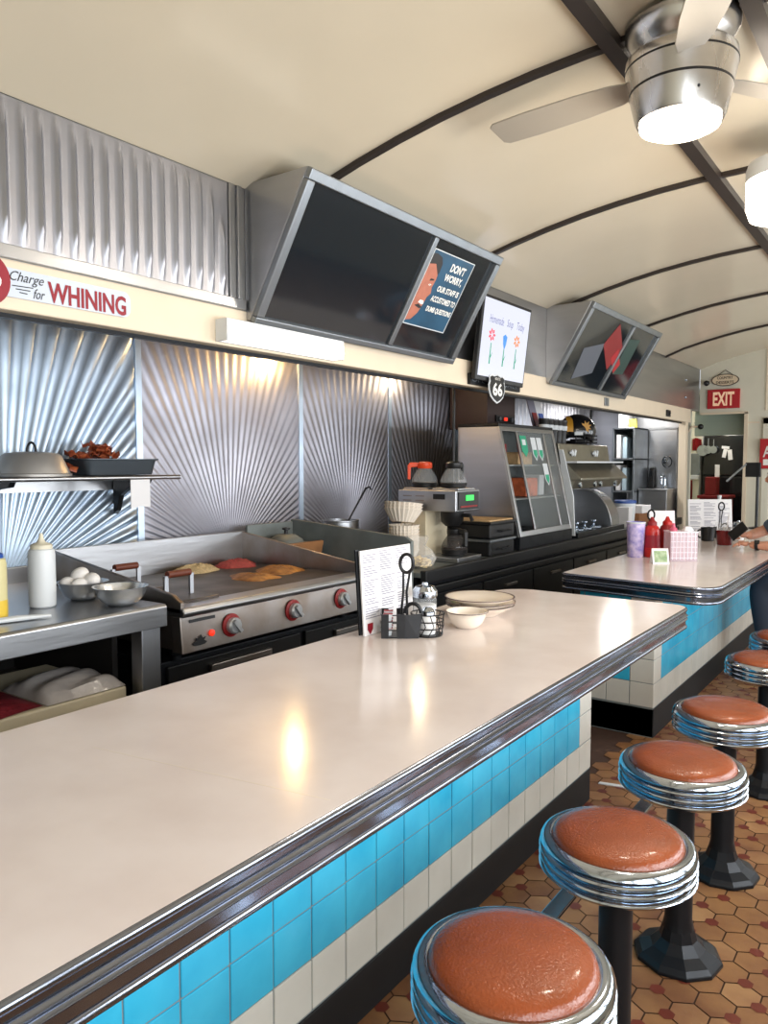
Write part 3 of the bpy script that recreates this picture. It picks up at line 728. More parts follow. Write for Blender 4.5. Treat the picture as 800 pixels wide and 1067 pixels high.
b = MB(); lo = rounded([(-3.52, 2.18), (-3.32, 2.18), (-3.32, 2.56), (-3.52, 2.56)], [.025]*4, 5)
sweep_loop(b, lo, [(-.03, .003), (0, .003), (.02, .075), (.035, .078), (.035, .084), (.014, .084), (-.005, .012), (-.06, .010)])
b.v = [(x, y, z+1.52) for x, y, z in b.v]
b.add([(p.x, p.y, 1.5325) for p in lo], [tuple(range(len(lo)))]); b.build('pan_body', M_pan, t, sharp=50)
bc = None
for i in range(26):
    if bc is None or i in (9, 18):
        b = MB(); n = 14; L = random.uniform(.12, .17); ph = random.random()*6; vs = []
        for j in range(n+1):
            for s in (-1, 1):
                for dz in (0, .004):
                    vs.append((s*.018+.004*math.sin(j*.9+ph), (j/n-.5)*L, dz+.012*math.sin(j*1.15+ph)+.004*s*math.sin(j*.7)))
        fs = []
        for j in range(n):
            a = j*4; c = a+4
            fs += [(a, a+2, c+2, c), (a+1, c+1, c+3, a+3), (a, c, c+1, a+1), (a+2, a+3, c+3, c+2)]
        fs += [(0,1,3,2), (n*4, n*4+2, n*4+3, n*4+1)]
        b.add(vs, fs, 0, True); bc = b.build('bacon_strip', M_bacon, sharp=70); tag(bc, 'strip of crisp bacon piled in the grey pan', 'bacon', 'bacon strips in the pan'); o = bc
    else: o = bc.copy(); COL.objects.link(o)
    lay = i/26
    o.location = (-3.42+random.uniform(-.06,.06), 2.31+random.gauss(0, .09)*(1-lay*.5), 1.552+lay*.115)
    o.rotation_euler = (random.uniform(-.5,.5), random.uniform(-.7,.7), random.uniform(0, PI))
b = MB(); b.prism([(-3.245, 2.36, 1.50), (-3.245, 2.475, 1.50), (-3.245, 2.475, 1.36), (-3.245, 2.42, 1.365), (-3.245, 2.36, 1.355)], (.003, 0, 0)); single(b, 'order_slip', M_paperw, 'white paper slip hanging from the front of the wall shelf', 'paper')

# ================================================================== GRIDDLE
t = thing('equipment_stand', (-3.0, 2.9, 0), 'low black cabinet carrying the griddle', 'cabinet')
b = MB(); b.box(-3.45, 2.04, .05, -2.62, 3.79, .74); b.build('carcass', M_blackm, t, bevel=.005)
for i, y in enumerate((2.06, 2.93)):
    b = MB(); b.box(-2.62, y, .42, -2.60, y+.83, .72); d = b.build('drawer', M_blackp, t, bevel=.004)
    b = MB(); b.box(-2.60, y+.22, .66, -2.575, y+.6, .69); b.build('drawer_handle', M_steeld, d, bevel=.004)
for x in (-3.4, -2.68):
    for y in (2.1, 3.72):
        b = MB(); b.lathe([(.03, 0), (.03, .05)], (x, y, 0), 14); b.build('caster', M_blackp, t)
t = thing('griddle', (-3.0, 2.68, .74), 'stained steel flat griddle with three red ringed knobs', 'griddle')
b = MB(); b.box(-3.44, 2.06, .80, -2.56, 3.32, .96); b.build('body', M_steeld, t)
b = MB(); b.prism([(-2.50, 2.055, .79), (-2.515, 2.055, .945), (-2.57, 2.055, .945), (-2.57, 2.055, .79)], (0, 1.27, 0)); b.build('control_panel', M_steeld, t, bevel=.004)
b = MB(); b.prism([(-2.485, 2.05, .945), (-2.478, 2.05, .965), (-2.49, 2.05, .985), (-2.60, 2.05, .985), (-2.60, 2.05, .945)], (0, 1.28, 0)); b.build('front_rail', M_steelh, t, bevel=.006)
b = MB(); b.box(-3.44, 2.075, .955, -2.60, 3.305, .98); b.build('cooking_plate', M_griddle, t, bevel=.003)
gp = [(-2.50, .96), (-2.50, 1.005), (-2.56, 1.035), (-3.47, 1.165), (-3.47, .96)]
for y in (2.05, 3.305):
    b = MB(); b.prism([(x, y, z) for x, z in gp], (0, .022, 0)); b.build('side_guard', M_steeld, t, bevel=.004)
b = MB(); b.box(-3.47, 2.05, .96, -3.448, 3.327, 1.165); b.build('back_guard', M_steelh, t, bevel=.003)
for i, (y, z) in enumerate(((2.33, .868), (2.73, .872), (3.10, .876))):
    b = MB(); b.lathe([(.052, 0), (.052, .006), (.042, .010)], (-2.507, y, z), 28, axis='X', smooth=False); d = b.build('dial_ring', M_redd, t)
    b = MB(); b.lathe([(.036, .008), (.036, .03), (.030, .038), (.001, .039)], (-2.507, y, z), 28, axis='X', cap1=False); b.cbox((-2.463, y, z), (.016, .016, .066), M=Matrix.Rotation(.7, 3, 'X')); b.build('knob', M_knob, d, sharp=35)
b = MB(); b.lathe([(.014, 0), (.014, .008), (.001, .014)], (-2.505, 2.215, .855), 14, axis='X'); b.build('indicator_light', M_redglow, t)
b = MB(); st_ = [(.9, .0), (.5, .25), (.75, .6), (.35, .5), (.15, .95), (-.1, .5), (-.45, .7), (-.4, .3), (-.9, .1), (-.6, -.25), (0, -.3), (.6, -.25)]
b.prism([(-2.5005, 2.145+a*.045, .825+c*.035) for a, c in st_], (.003, 0, .0)); b.build('emblem', M_inkk, t)
b = MB(); b.prism([(-2.509, 2.10, .915), (-2.509, 2.24, .915), (-2.5105, 2.24, .928), (-2.5105, 2.10, .928)], (.002, 0, 0)); b.build('name_plate', M_inkk, t)
for nm, x, y, rz, lb in (('p', -2.72, 2.22, .0, 'front grill press with brown handle lying on the griddle'), ('p', -3.1, 2.22, .0, 'rear grill press with brown handle near the griddle back')):
    t = thing('grill_press', (x, y, .981), lb, 'grill press', 'grill presses on the griddle')
    b = MB(); b.box(x-.13, y-.09, .981, x+.13, y+.12, .995); b.build('press_plate', M_griddle, t, bevel=.003)
    b = MB()
    for s in (-.07, .07): b.box(x-.006, y+s-.01, .995, x+.006, y+s+.01, 1.085)
    b.box(x-.008, y-.08, 1.08, x+.008, y+.08, 1.088); b.build('handle_frame', M_steel, t)
    b = MB(); b.tube([(x, y-.062, 1.093), (x, y+.062, 1.093)], .016, 12); b.build('handle_grip', M_handle, t)
def heap(cx, cy, z, rx, ry, h, name, m, lab, seed, cat='food'):
    rnd = random.Random(seed); b = MB(); n = 30; k = 10; vs = [(cx, cy, z+h)]
    ph = [rnd.uniform(0, 6) for _ in range(4)]
    for j in range(1, k+1):
        t_ = j/k
        for i in range(n):
            a = 2*PI*i/n; R = 1+.12*math.sin(3*a+ph[0])+.08*math.sin(5*a+ph[1])+rnd.uniform(-.03, .03)
            vs.append((cx+rx*t_*R*math.cos(a), cy+ry*t_*R*math.sin(a), z+h*(1-t_**2.4)*(.8+.35*rnd.random()) if j < k else z))
    fs = [(0, 1+i, 1+(i+1) % n) for i in range(n)]
    for j in range(k-1):
        for i in range(n):
            q = (i+1) % n; a = 1+j*n
            fs.append((a+i, a+n+i, a+n+q, a+q))
    b.add(vs, fs, 0, True); return single(b, name, m, lab, cat)
heap(-3.33, 2.84, .981, .09, .17, .04, 'hash_browns', M_hash, 'pale heap of hash browns at the back of the griddle', 3)
heap(-3.31, 3.13, .981, .10, .14, .04, 'corned_beef', M_beef, 'pinkish red heap of chopped meat on the griddle', 4)
heap(-2.96, 3.12, .981, .13, .14, .03, 'omelette', M_omel, 'browned golden omelette beside the right griddle guard', 5)
heap(-2.90, 2.86, .981, .14, .12, .022, 'omelette', M_omel, 'browned flatter omelette left of the other one on the griddle', 6)

t = thing('charbroiler', (-3.0, 3.57, .74), 'narrow grey broiler with tall side guard right of the griddle', 'broiler')
b = MB(); b.box(-3.44, 3.345, .80, -2.56, 3.78, .95); b.build('body', M_steelg, t)
b = MB(); b.box(-2.56, 3.345, .79, -2.5, 3.78, .965); b.build('front_panel', M_steelg, t, bevel=.004)
b = MB()
for i in range(13): b.box(-3.22, 3.37+.031*i, .955, -2.58, 3.385+.031*i, .97)
b.box(-3.25, 3.36, .95, -3.22, 3.77, .972); b.box(-2.59, 3.36, .95, -2.56, 3.77, .972); b.build('grate', M_blackm, t)
b = MB(); b.prism([(x, 3.755, z) for x, z in [(-2.5, .95), (-2.5, 1.12), (-2.54, 1.145), (-3.46, 1.215), (-3.46, .95)]], (0, .028, 0)); b.build('side_guard', M_steelg, t, bevel=.004)
b = MB(); b.box(-3.46, 3.345, .95, -3.44, 3.755, 1.2); b.box(-3.44, 3.345, 1.06, -3.18, 3.755, 1.075); b.build('back_guard', M_steelg, t, bevel=.003)
b = MB(); b.lathe([(.03, 0), (.03, .025), (.001, .03)], (-2.5, 3.56, .88), 20, axis='X'); b.build('knob', M_blackp, t)
b = MB(); M_ = Matrix.Rotation(.22, 3, 'Y'); b.cbox((-3.15, 3.55, 1.035), (.02, .3, .125), M=M_); single(b, 'wooden_board', M_wood, 'brown wooden board propped behind the broiler grate', 'board', bevel=.003)
t = thing('pan_lid', (-3.355, 3.53, 1.076), 'dark rimmed glass pan lid behind the griddle guard', 'lid')
b = MB(); b.lathe([(.12, 0), (.122, .012), (.112, .014), (.105, .03), (.06, .058), (.001, .066)], (-3.31, 3.55, 1.076), 36, cap1=False); b.build('lid_dome', M_steelg, t)
b = MB(); b.lathe([(.012, .06), (.012, .085), (.025, .09), (.025, .10), (.001, .105)], (-3.31, 3.55, 1.076), 18, cap1=False); b.build('lid_knob', M_blackp, t)

# ================================================================== BACK COUNTER with machines
t = thing('back_counter', (-3.0, 6.6, 0), 'long dark counter along the kitchen wall under the coffee machines', 'counter')
b = MB(); b.box(-3.56, 3.80, .10, -2.50, 9.46, .90); b.build('carcass', M_blackm, t)
b = MB(); b.box(-3.58, 3.80, .90, -2.46, 9.47, .93); b.build('worktop', M_steelg, t, bevel=.003)
b = MB(); b.box(-2.47, 3.80, .865, -2.425, 9.47, .945); b.build('front_rail', M_blackp, t, bevel=.008)
b = MB(); b.box(-2.50, 3.80, .79, -2.455, 9.47, .835); b.build('lower_rail', M_blackp, t, bevel=.008)
for i in range(7):
    y = 3.83+.805*i; b = MB(); b.box(-2.5, y, .14, -2.485, y+.78, .77); d = b.build('door', M_blackp, t, bevel=.004)
    b = MB(); b.box(-2.485, y+.3, .70, -2.465, y+.48, .72); b.build('door_handle', M_steeld, d, bevel=.003)
b = MB(); b.box(-3.5, 3.82, 0, -2.56, 9.45, .10); b.build('plinth', M_blackp, t)

t = thing('stock_pot', (-3.3, 4.08, .93), 'steel stock pot behind the grey broiler guard', 'pot')
c = (-3.3, 4.08, .9305)
b = MB(); b.lathe([(.12, 0), (.125, .01), (.125, .255), (.13, .26), (.13, .265), (.12, .265), (.12, .02), (.001, .015)], c, 32, cap1=False); b.build('pot_body', M_steel, t, sharp=40)
for s in (-1, 1):
    b = MB(); b.tube([(c[0]+.03, c[1]+s*.122, 1.15), (c[0]+.03, c[1]+s*.16, 1.16), (c[0]-.03, c[1]+s*.16, 1.16), (c[0]-.03, c[1]+s*.122, 1.15)], .006); b.build('pot_handle', M_steel, t)
t = thing('ladle', (-3.3, 4.1, 1.0), 'long handled ladle leaning out of the steel stock pot', 'ladle')
b = MB(); b.tube([(-3.33, 4.03, .99), (-3.29, 4.17, 1.2), (-3.27, 4.33, 1.405), (-3.26, 4.36, 1.415), (-3.255, 4.375, 1.395)], [.006, .006, .008, .007, .005]); b.build('ladle_handle', M_blackm, t)
b = MB(); b.ball((-3.33, 4.03, .985), .035, 14); b.build('ladle_bowl', M_steel, t)

# coffee brewer: warmers on top, basket and lower decanter at the front
t = thing('coffee_brewer', (-2.75, 4.46, .93), 'steel twin warmer coffee brewer with green lit display', 'coffee brewer')
b = MB(); b.box(-2.97, 4.30, 1.265, -2.52, 4.62, 1.405); b.build('brew_head', M_steelh, t, bevel=.006)
b = MB(); b.box(-2.96, 4.32, .96, -2.76, 4.60, 1.265); b.build('column', M_board, t, bevel=.004)
b = MB(); b.box(-2.98, 4.30, .931, -2.50, 4.62, .965); b.build('base', M_steelh, t, bevel=.005)
b = MB(); b.box(-2.52, 4.33, 1.275, -2.512, 4.60, 1.395); b.build('front_face', M_blackp, t, bevel=.002)
b = MB(); b.box(-2.512, 4.42, 1.335, -2.507, 4.52, 1.372); b.build('display', M_green, t)
b = MB(); b.box(-2.512, 4.35, 1.292, -2.508, 4.57, 1.302); b.build('indicator_strip', M_redd, t)
b = MB(); b.box(-2.69, 4.297, 1.345, -2.6, 4.30, 1.38); b.build('badge', M_blackp, t)
b = MB()
for zz in (1.30, 1.33, 1.36):
    for k in range(2): b.box(-2.93+.1*k, 4.2975, zz, -2.86+.1*k, 4.30, zz+.008)
b.build('vent_slots', M_steeld, t)
b = MB(); b.lathe([(.045, 1.16), (.075, 1.19), (.082, 1.265)], (-2.64, 4.46, 0), 28); b.tube([(-2.57, 4.46, 1.235), (-2.50, 4.46, 1.235), (-2.485, 4.46, 1.20)], .013); b.build('brew_basket', M_blackp, t, sharp=40)
for x, y, z in ((-2.86, 4.46, 1.405), (-2.63, 4.46, 1.405), (-2.63, 4.46, .965)):
    b = MB(); b.box(x-.1, y-.11, z, x+.1, y+.11, z+.012) if z > 1.2 else b.lathe([(.08, z), (.08, z+.008)], (x, y, 0), 28)
    b.build('warmer_plate', M_steelh if z > 1.2 else M_blackp, t, bevel=.003)
def decanter(x, y, z, coll, lab, rot, coffee):
    t = thing('coffee_decanter', (0,0,0), lab, 'coffee pot', 'glass coffee decanters')
    b = MB(); b.lathe([(.07, .012), (.088, .03), (.09, .05), (.075, .085), (.048, .125), (.043, .145), (.05, .155)], n=32, cap0=False, cap1=False); b.build('glass_bowl', M_tglass if not coffee else mat('smoky_glass', '#4a4644', .05, alpha=.55), t)
    b = MB(); b.lathe([(.06, 0), (.085, .004), (.09, .03), (.086, .034), (.06, .02)], n=32); b.build('base_band', M_blackp, t)
    b = MB(); b.lathe([(.047, .128), (.052, .135), (.052, .165), (.04, .172), (.02, .176), (.001, .176)], n=28, cap1=False); b.build('collar', coll, t)
    b = MB(); b.prism([(.045, -.014, .17), (.10, -.014, .17), (.118, -.014, .15), (.118, -.014, .055), (.098, -.014, .05), (.095, -.014, .135), (.045, -.014, .14)], (0, .028, 0)); b.build('handle', coll, t, bevel=.005)
    if coffee:
        b = MB(); b.lathe([(.066, .016), (.084, .032), (.086, .05), (.001, .052)], n=28, cap1=False); b.build('coffee', M_coffee, t)
    t.location = (x, y, z); t.rotation_euler = (0, 0, rot)
decanter(-2.86, 4.46, 1.418, M_orange, 'glass coffee pot with orange handle on top of the brewer', PI+.6, False)
decanter(-2.63, 4.46, 1.418, M_blackp, 'glass coffee pot with black handle on top of the brewer', PI*.5, False)
decanter(-2.62, 4.46, .974, M_blackp, 'smoky glass coffee pot under the brewer basket', -.3, True)
# paper filters
def filters(x, y, z, n, r, tilt, lab):
    t = thing('filter_stack', (x, y, z), lab, 'coffee filters')
    b = MB()
    pr = []
    for i in range(n): pr += [(r*.60, i*.018), (r*(.95+.02*i/n), i*.018+.09*min(1, r/.1))]
    M = Matrix.Rotation(tilt, 3, 'X')
    for i in range(n):
        zz = i*.02
        b.lathe([(r*.02, zz), (r*.6, zz), (r*1.0, zz+.085), (r*.985, zz+.086), (r*.58, zz+.006)], (x, y, z), 72, M=M, wob=lambda a, j: .035*math.sin(a*24)*(1 if j in (2, 3) else .3), cap0=False, cap1=False)
    b.build('paper_cups', M_filter, t, sharp=30)
filters(-2.82, 4.15, .935, 9, .10, 0, 'lower stack of white fluted paper coffee filters beside the brewer')
filters(-2.82, 4.13, 1.20, 3, .125, -.12, 'upper stack of wide fluted paper coffee filters beside the brewer')
t = thing('plastic_bag', (-2.58, 4.02, .93), 'crumpled clear plastic bag of shredded food on the dark counter', 'bag')
rnd = random.Random(2); b = MB()
b.lathe([(.07, 0), (.10, .02), (.11, .06), (.085, .11), (.045, .14), (.07, .19), (.055, .2)], (-2.615, 4.0, .931), 26, wob=lambda a, j: rnd.uniform(-.16, .16), cap1=False); b.build('film', M_bag, t, sharp=25)
b = MB()
for i in range(130):
    a = rnd.uniform(0, 2*PI); r = .075*math.sqrt(rnd.random()); z = rnd.uniform(.005, .075)*(1-r/.16)
    b.cbox((-2.615+r*math.cos(a), 4.0+r*math.sin(a), .938+z), (.045, .01, .009), M=Matrix.Rotation(rnd.uniform(0, 6), 3, 'Z') @ Matrix.Rotation(rnd.uniform(-.5, .5), 3, 'Y'))
o = b.build('shredded_food', mat('shredded_potato', '#dcc48e', .7), t); o['kind'] = 'stuff'
# two black waffle boxes
for i, (z, lb) in enumerate(((.931, 'lower black bread box stacked beside the coffee brewer'), (1.055, 'upper black bread box with tan top beside the coffee brewer'))):
    t = thing('bread_box', (-2.7, 4.93, z), lb, 'box', 'black boxes beside the brewer')
    b = MB(); b.box(-2.92, 4.74, z, -2.5, 5.12, z+.10); b.build('box_body', M_blackp, t, bevel=.012)
    b = MB(); b.box(-2.93, 4.73, z+.10, -2.49, 5.13, z+.118); b.build('rim', M_alu if i == 0 else M_blackp, t, bevel=.004)
    if i: b = MB(); b.box(-2.91, 4.75, z+.118, -2.51, 5.11, z+.128); b.build('tan_top', M_tan, t, bevel=.003)
    b = MB(); b.tube([(-2.5, 4.85, z+.05), (-2.47, 4.86, z+.05), (-2.47, 5.0, z+.05), (-2.5, 5.01, z+.05)], .007); b.build('pull_handle', M_blackm, t)
# thin black conduit beside the case
b = MB(); b.tube([(-3.05, 5.17, 2.3), (-3.05, 5.17, .935)], .012, 10); single(b, 'black_conduit', M_blackp, 'thin black vertical pipe beside the glass fronted case', 'pipe')

# ---------------------------------------------------------------- refrigerated case with slanted glass front
t = thing('food_case', (-2.8, 5.7, .93), 'steel food case with slanted glass front and green stickers', 'display case')
XF = lambda z: -2.50-(z-1.03)/(1.86-1.03)*.19
b = MB(); b.box(-3.03, 5.2, .931, -2.49, 6.2, 1.03); b.build('plinth', M_blackm, t, bevel=.004)
for y in (5.2, 6.18):
    b = MB(); b.prism([(-2.5, y, 1.03), (-2.69, y, 1.86), (-3.03, y, 1.86), (-3.03, y, 1.03)], (0, .02, 0)); b.build('side_panel', M_steelh, t, bevel=.003)
b = MB(); b.box(-3.03, 5.22, 1.03, -3.01, 6.18, 1.86); b.build('back_panel', M_steelg, t)
b = MB(); b.box(-3.03, 5.2, 1.86, -2.68, 6.2, 1.885); b.build('top_panel', M_blackm, t, bevel=.003)
for z in (1.30, 1.56):
    b = MB(); b.box(-3.01, 5.22, z, XF(z)-.04, 6.18, z+.012); b.build('shelf', M_steelg, t)
def strip(mb, ya, yb, za, zb, d):
    mb.prism([(XF(za), ya, za), (XF(za), yb, za), (XF(zb), yb, zb), (XF(zb), ya, zb)], (d, 0, d*.23))
b = MB(); strip(b, 5.2, 5.235, 1.03, 1.86, .014); strip(b, 6.165, 6.2, 1.03, 1.86, .014); strip(b, 5.235, 6.165, 1.03, 1.07, .014); strip(b, 5.235, 6.165, 1.825, 1.86, .014); strip(b, 5.47, 5.495, 1.07, 1.825, .014); strip(b, 5.97, 6.0, 1.07, 1.825, .014)
b.build('front_frame', M_steelh, t, bevel=.003)
for a, c in ((5.495, 5.97), (6.0, 6.165)):
    b = MB(); strip(b, a, c, 1.07, 1.825, .005); d = b.build('glass_door', mat('case_glass', '#c9d0d0', .04, alpha=.12), t)
    if a < 5.9:
        for ya, yb, za, zb, m, tip in ((5.53, 5.64, 1.63, 1.80, M_gsign, 1), (5.72, 5.81, 1.60, 1.79, M_label, 1), (5.83, 5.92, 1.60, 1.79, M_label, 1), (5.86, 5.95, 1.40, 1.58, M_label, 1)):
            q = MB(); ym = (ya+yb)/2
            pts = [(ya, zb), (ya, za+.05), (ym, za), (yb, za+.05), (yb, zb)]
            q.prism([(XF(z)+.007, y, z) for y, z in pts], (.002, 0, 0)); s = q.build('sticker', m, d)
            if m is M_label:
                q = MB(); pts = [(ya+.012, za+.09), (ya+.012, za+.055), (ym, za+.016), (yb-.012, za+.055), (yb-.012, za+.09)]
                q.prism([(XF(z)+.0095, y, z) for y, z in pts], (.0015, 0, 0)); q.build('green_shield', M_gsign, d)
            else:
                q = MB(); q.prism([(XF(z)+.0095, y, z) for y, z in [(ya+.025, zb-.03), (ya+.025, zb-.075), (yb-.025, zb-.075), (yb-.025, zb-.03)]], (.0015, 0, 0)); q.build('pale_patch', M_label, d)
for x, y, z, sx, sy, sz, m, lb in ((-2.80, 5.36, 1.572, .14, .16, .16, M_redd, 'red carton on the top shelf of the glass fronted case'), (-2.76, 5.38, 1.032, .18, .16, .13, M_redd, 'red carton on the floor of the glass fronted case'),
                               (-2.75, 5.78, 1.314, .16, .22, .15, mat('orange_pack', '#c4643e', .5, var=.5, vscale=20), 'orange and red packet on the middle shelf of the glass fronted case'), (-2.78, 6.06, 1.314, .14, .10, .17, M_label, 'pale carton at the right of the middle case shelf'),
                               (-2.80, 5.78, 1.572, .14, .26, .10, M_tan, 'tan carton on the top shelf behind the stickers')):
    b = MB(); b.box(x-sx/2, y-sy/2, z, x+sx/2, y+sy/2, z+sz); single(b, 'food_carton', m, lb, 'carton', 'cartons in the glass fronted case', bevel=.006)
b = MB(); b.lathe([(.055, 0), (.06, .01), (.06, .14), (.035, .17), (.03, .2), (.036, .205)], (-2.74, 5.36, 1.314), 24); single(b, 'milk_jug', M_pwhite, 'pale plastic jug on the middle shelf of the glass fronted case', 'jug')

# ---------------------------------------------------------------- cabinet and papers above the case
t = thing('hood_cabinet', (-3.38, 6.27, 1.886), 'dark brown cabinet box hung above the glass fronted case', 'cabinet')
b = MB(); b.box(-3.58, 6.0, 1.886, -3.2, 6.54, 2.325); b.build('cabinet_body', M_darkcab, t, bevel=.004)
b = MB(); b.box(-3.2, 6.14, 1.95, -3.185, 6.5, 2.01); b.build('control_strip', M_blackp, t)
for y, m in ((6.20, M_alu), (6.32, M_redglow), (6.44, M_alu)):
    b = MB(); b.box(-3.185, y-.03, 1.965, -3.18, y+.03, 1.995) if m is M_redglow else b.lathe([(.018, 0), (.018, .012)], (-3.185, y, 1.98), 14, axis='X'); b.build('indicator', m, t)
for a, c, lb in ((6.58, .02, 'dark edged folder standing left of the metal wall above the glass case'), (6.72, .04, 'white menu folder standing beside the dark edged folder')):
    t = thing('paper_folder', (-3.1, a+.05, 1.886), lb, 'folder')
    b = MB(); b.prism([(-3.02, a, 1.886), (-3.02, a+.13, 1.886), (-3.10, a+.10, 2.24), (-3.10, a-.04, 2.24)], (-.012, 0, 0)); b.build('sheet', M_paperw if c > .03 else M_printg, t)
    b = MB(); b.prism([(-3.018, a+.02, 1.93), (-3.018, a+.10, 1.93), (-3.05, a+.095, 2.05), (-3.05, a+.0, 2.05)], (.004, 0, 0)); b.build('printed_block', M_bluecap if c > .03 else M_redd, t)
b = MB(); b.box(-3.55, 6.55, 1.85, -3.0, 7.0, 1.886); b.box(-3.55, 6.5, 1.2, -3.22, 7.0, 1.85); single(b, 'support_cabinet', M_steelg, 'grey cabinet behind the glass case carrying the folders', 'cabinet')

# ================================================================== STEAM MACHINE, cups, helmet
t = thing('steam_machine', (-2.9, 6.9, .93), 'large steel steam table machine with sloping hood and four lid handles', 'machine')
y0, y1 = 6.28, 7.5
b = MB(); b.prism([(-2.63, y0, 1.57), (-2.66, y0, 1.755), (-3.2, y0, 1.755), (-3.2, y0, 1.57)], (0, y1-y0, 0)); b.build('upper_cabinet', M_olive, t, bevel=.006)
b = MB(); b.prism([(-2.46, y0+.03, 1.435), (-2.46, y0+.03, 1.455), (-2.60, y0+.03, 1.585), (-2.66, y0+.03, 1.585), (-2.66, y0+.03, 1.435)], (0, y1-y0-.03, 0)); b.build('hood', M_olive, t, bevel=.004)
b = MB(); b.box(-2.50, y0+.03, 1.585, -2.66, y1, 1.60); b.build('hood_edge', M_label, t)
b = MB(); b.prism([(-2.54, y0+.02, 1.36), (-2.50, y0+.02, 1.435), (-2.9, y0+.02, 1.435), (-2.9, y0+.02, 1.36)], (0, y1-y0-.02, 0)); b.build('control_strip', M_olive, t, bevel=.003)
for i, y in enumerate((6.42, 6.78, 6.92, 7.32)):
    b = MB(); b.lathe([(.025, 0), (.025, .02), (.001, .024)], (-2.52, y, 1.395), 16, axis='X'); b.build('knob', M_chrome, t)
for y in (6.55, 7.1):
    b = MB(); b.cbox((-2.635, y, 1.675), (.012, .13, .02)); b.cbox((-2.628, y-.03, 1.675), (.012, .03, .055), M=Matrix.Rotation(.5, 3, 'X')); b.cbox((-2.628, y+.03, 1.675), (.012, .03, .055), M=Matrix.Rotation(-.5, 3, 'X')); b.build('wing_emblem', M_label, t)
b = MB(); b.box(-3.2, y0, .96, -3.0, y1, 1.57); b.build('cavity_back', M_steelh, t)
b = MB(); b.prism([(-2.50, y0, .96), (-2.52, y0, 1.30), (-2.62, y0, 1.70), (-3.2, y0, 1.70), (-3.2, y0, .96)], (0, .02, 0)); b.build('side_panel', M_label, t)
b = MB(); b.box(-3.0, y0+.02, .931, -2.475, y1, .985); b.build('lower_deck', M_blackm, t, bevel=.004)
b = MB(); q = [(-2.52, .985)] + [(-2.52-.30*(1-math.cos(a)), .985+.34*math.sin(a)) for a in [PI/2*i/10 for i in range(11)]] + [(-3.0, 1.325), (-3.0, .985)]
b.prism([(x, 7.25, z) for x, z in q], (0, .24, 0)); b.build('drum_cover', M_steelh, t, bevel=.004)
for y in (6.42, 6.62, 6.82, 7.05):
    b = MB(); b.lathe([(.075, .985), (.075, .995), (.02, 1.012)], (-2.62, y, 0), 20); d = b.build('well_lid', M_chrome, t)
    b = MB(); b.lathe([(.01, 1.01), (.012, 1.03), (.026, 1.04), (.026, 1.05), (.001, 1.055)], (-2.62, y, 0), 14, cap1=False); b.build('lid_knob', M_chrome, d)
for y in (6.45, 6.55):
    b = MB(); b.lathe([(.02, 1.25), (.026, 1.36)], (-2.72, y, 0), 14); b.build('nozzle', M_steelh, t)
cup = None
for i in range(5):
    y = 6.42+.105*i
    if cup is None:
        cup = thing('tumbler_stack', (0,0,0), '', 'cups', 'dark cups on the steam machine')
        b = MB(); b.lathe([(.036, 0), (.044, .20), (.047, .205), (.047, .225)], n=20); b.build('cup', M_blackp, cup)
        b = MB(); b.lathe([(.0425, .13), (.0455, .135), (.0465, .17), (.0445, .172)], n=20, cap0=False, cap1=False); b.build('band', M_label, cup); o = cup
    else: o = copy_tree(cup)
    o.location = (-2.86, y, 1.756)
    o['label'] = ['leftmost dark cup stack on the steam machine', 'second dark cup stack from the left on the steam machine', 'middle dark cup stack on the steam machine', 'fourth dark cup stack from the left on the steam machine', 'dark cup stack nearest the helmet'][i]
t = thing('sports_helmet', (-2.84, 7.14, 1.756), 'shiny black sports helmet with gold stripe and emblem on the steam machine', 'helmet')
hc = Vector((-2.84, 7.14, 1.89))
b = MB(); vs = []; fs = []; n = 32; k = 14
for j in range(k+1):
    th = PI*.66*j/k
    for i in range(n):
        a = 2*PI*i/n; p = Vector((math.sin(th)*math.cos(a)*.155, math.sin(th)*math.sin(a)*.185, math.cos(th)*.165))
        if j == k: p.z += .03*math.cos(2*a)
        vs.append(hc+p)
for j in range(k):
    for i in range(n): q = (i+1) % n; fs.append((j*n+i, (j+1)*n+i, (j+1)*n+q, j*n+q))
b.add(vs, fs, 0, True); b.build('shell', M_helmet, t)
b = MB(); vs = []
for j in range(15):
    th = PI*.6*(j/14)-.25; 
    for dy in (-.03, .03): vs.append(hc+Vector((math.sin(th)*.158, -.09+dy*1.0, 0))+Vector((0, 0, math.cos(th)*.148)))
b.add(vs, [(2*j, 2*j+1, 2*j+3, 2*j+2) for j in range(14)], 0, True); b.build('stripe', M_gold, t)
b = MB(); pts = []
for i in range(18):
    a = 2*PI*i/18; r = .055 if i % 2 else .03; pts.append(hc+Vector((.158, .06+r*math.cos(a), .035+r*math.sin(a)*1.1)))
b.prism([p-Vector((.025,0,0)) for p in pts], (.012, 0, 0)); b.build('emblem', M_gold, t)
b = MB()
for z in (-.05, -.085, -.115): b.tube([hc+Vector((.12*math.cos(a)+.06, .16*math.sin(a)+.04, z)) for a in [-.9+1.8*i/10 for i in range(11)]], .007)
for a in (-.5, 0, .5): b.tube([hc+Vector((.12*math.cos(a)+.06, .16*math.sin(a)+.04, z)) for z in (-.05, -.115)], .006)
b.build('face_guard', M_blackm, t)
b = MB(); b.box(hc.x+.13, hc.y-.05, hc.z-.045, hc.x+.165, hc.y+.03, hc.z-.01); b.build('white_tab', M_label, t, bevel=.006)
b = MB(); b.lathe([(.10, 1.757), (.11, 1.80)], (hc.x, hc.y, 0), 24); b.build('padding', M_blackp, t)

t.rotation_euler = (0, 0, -1.0)

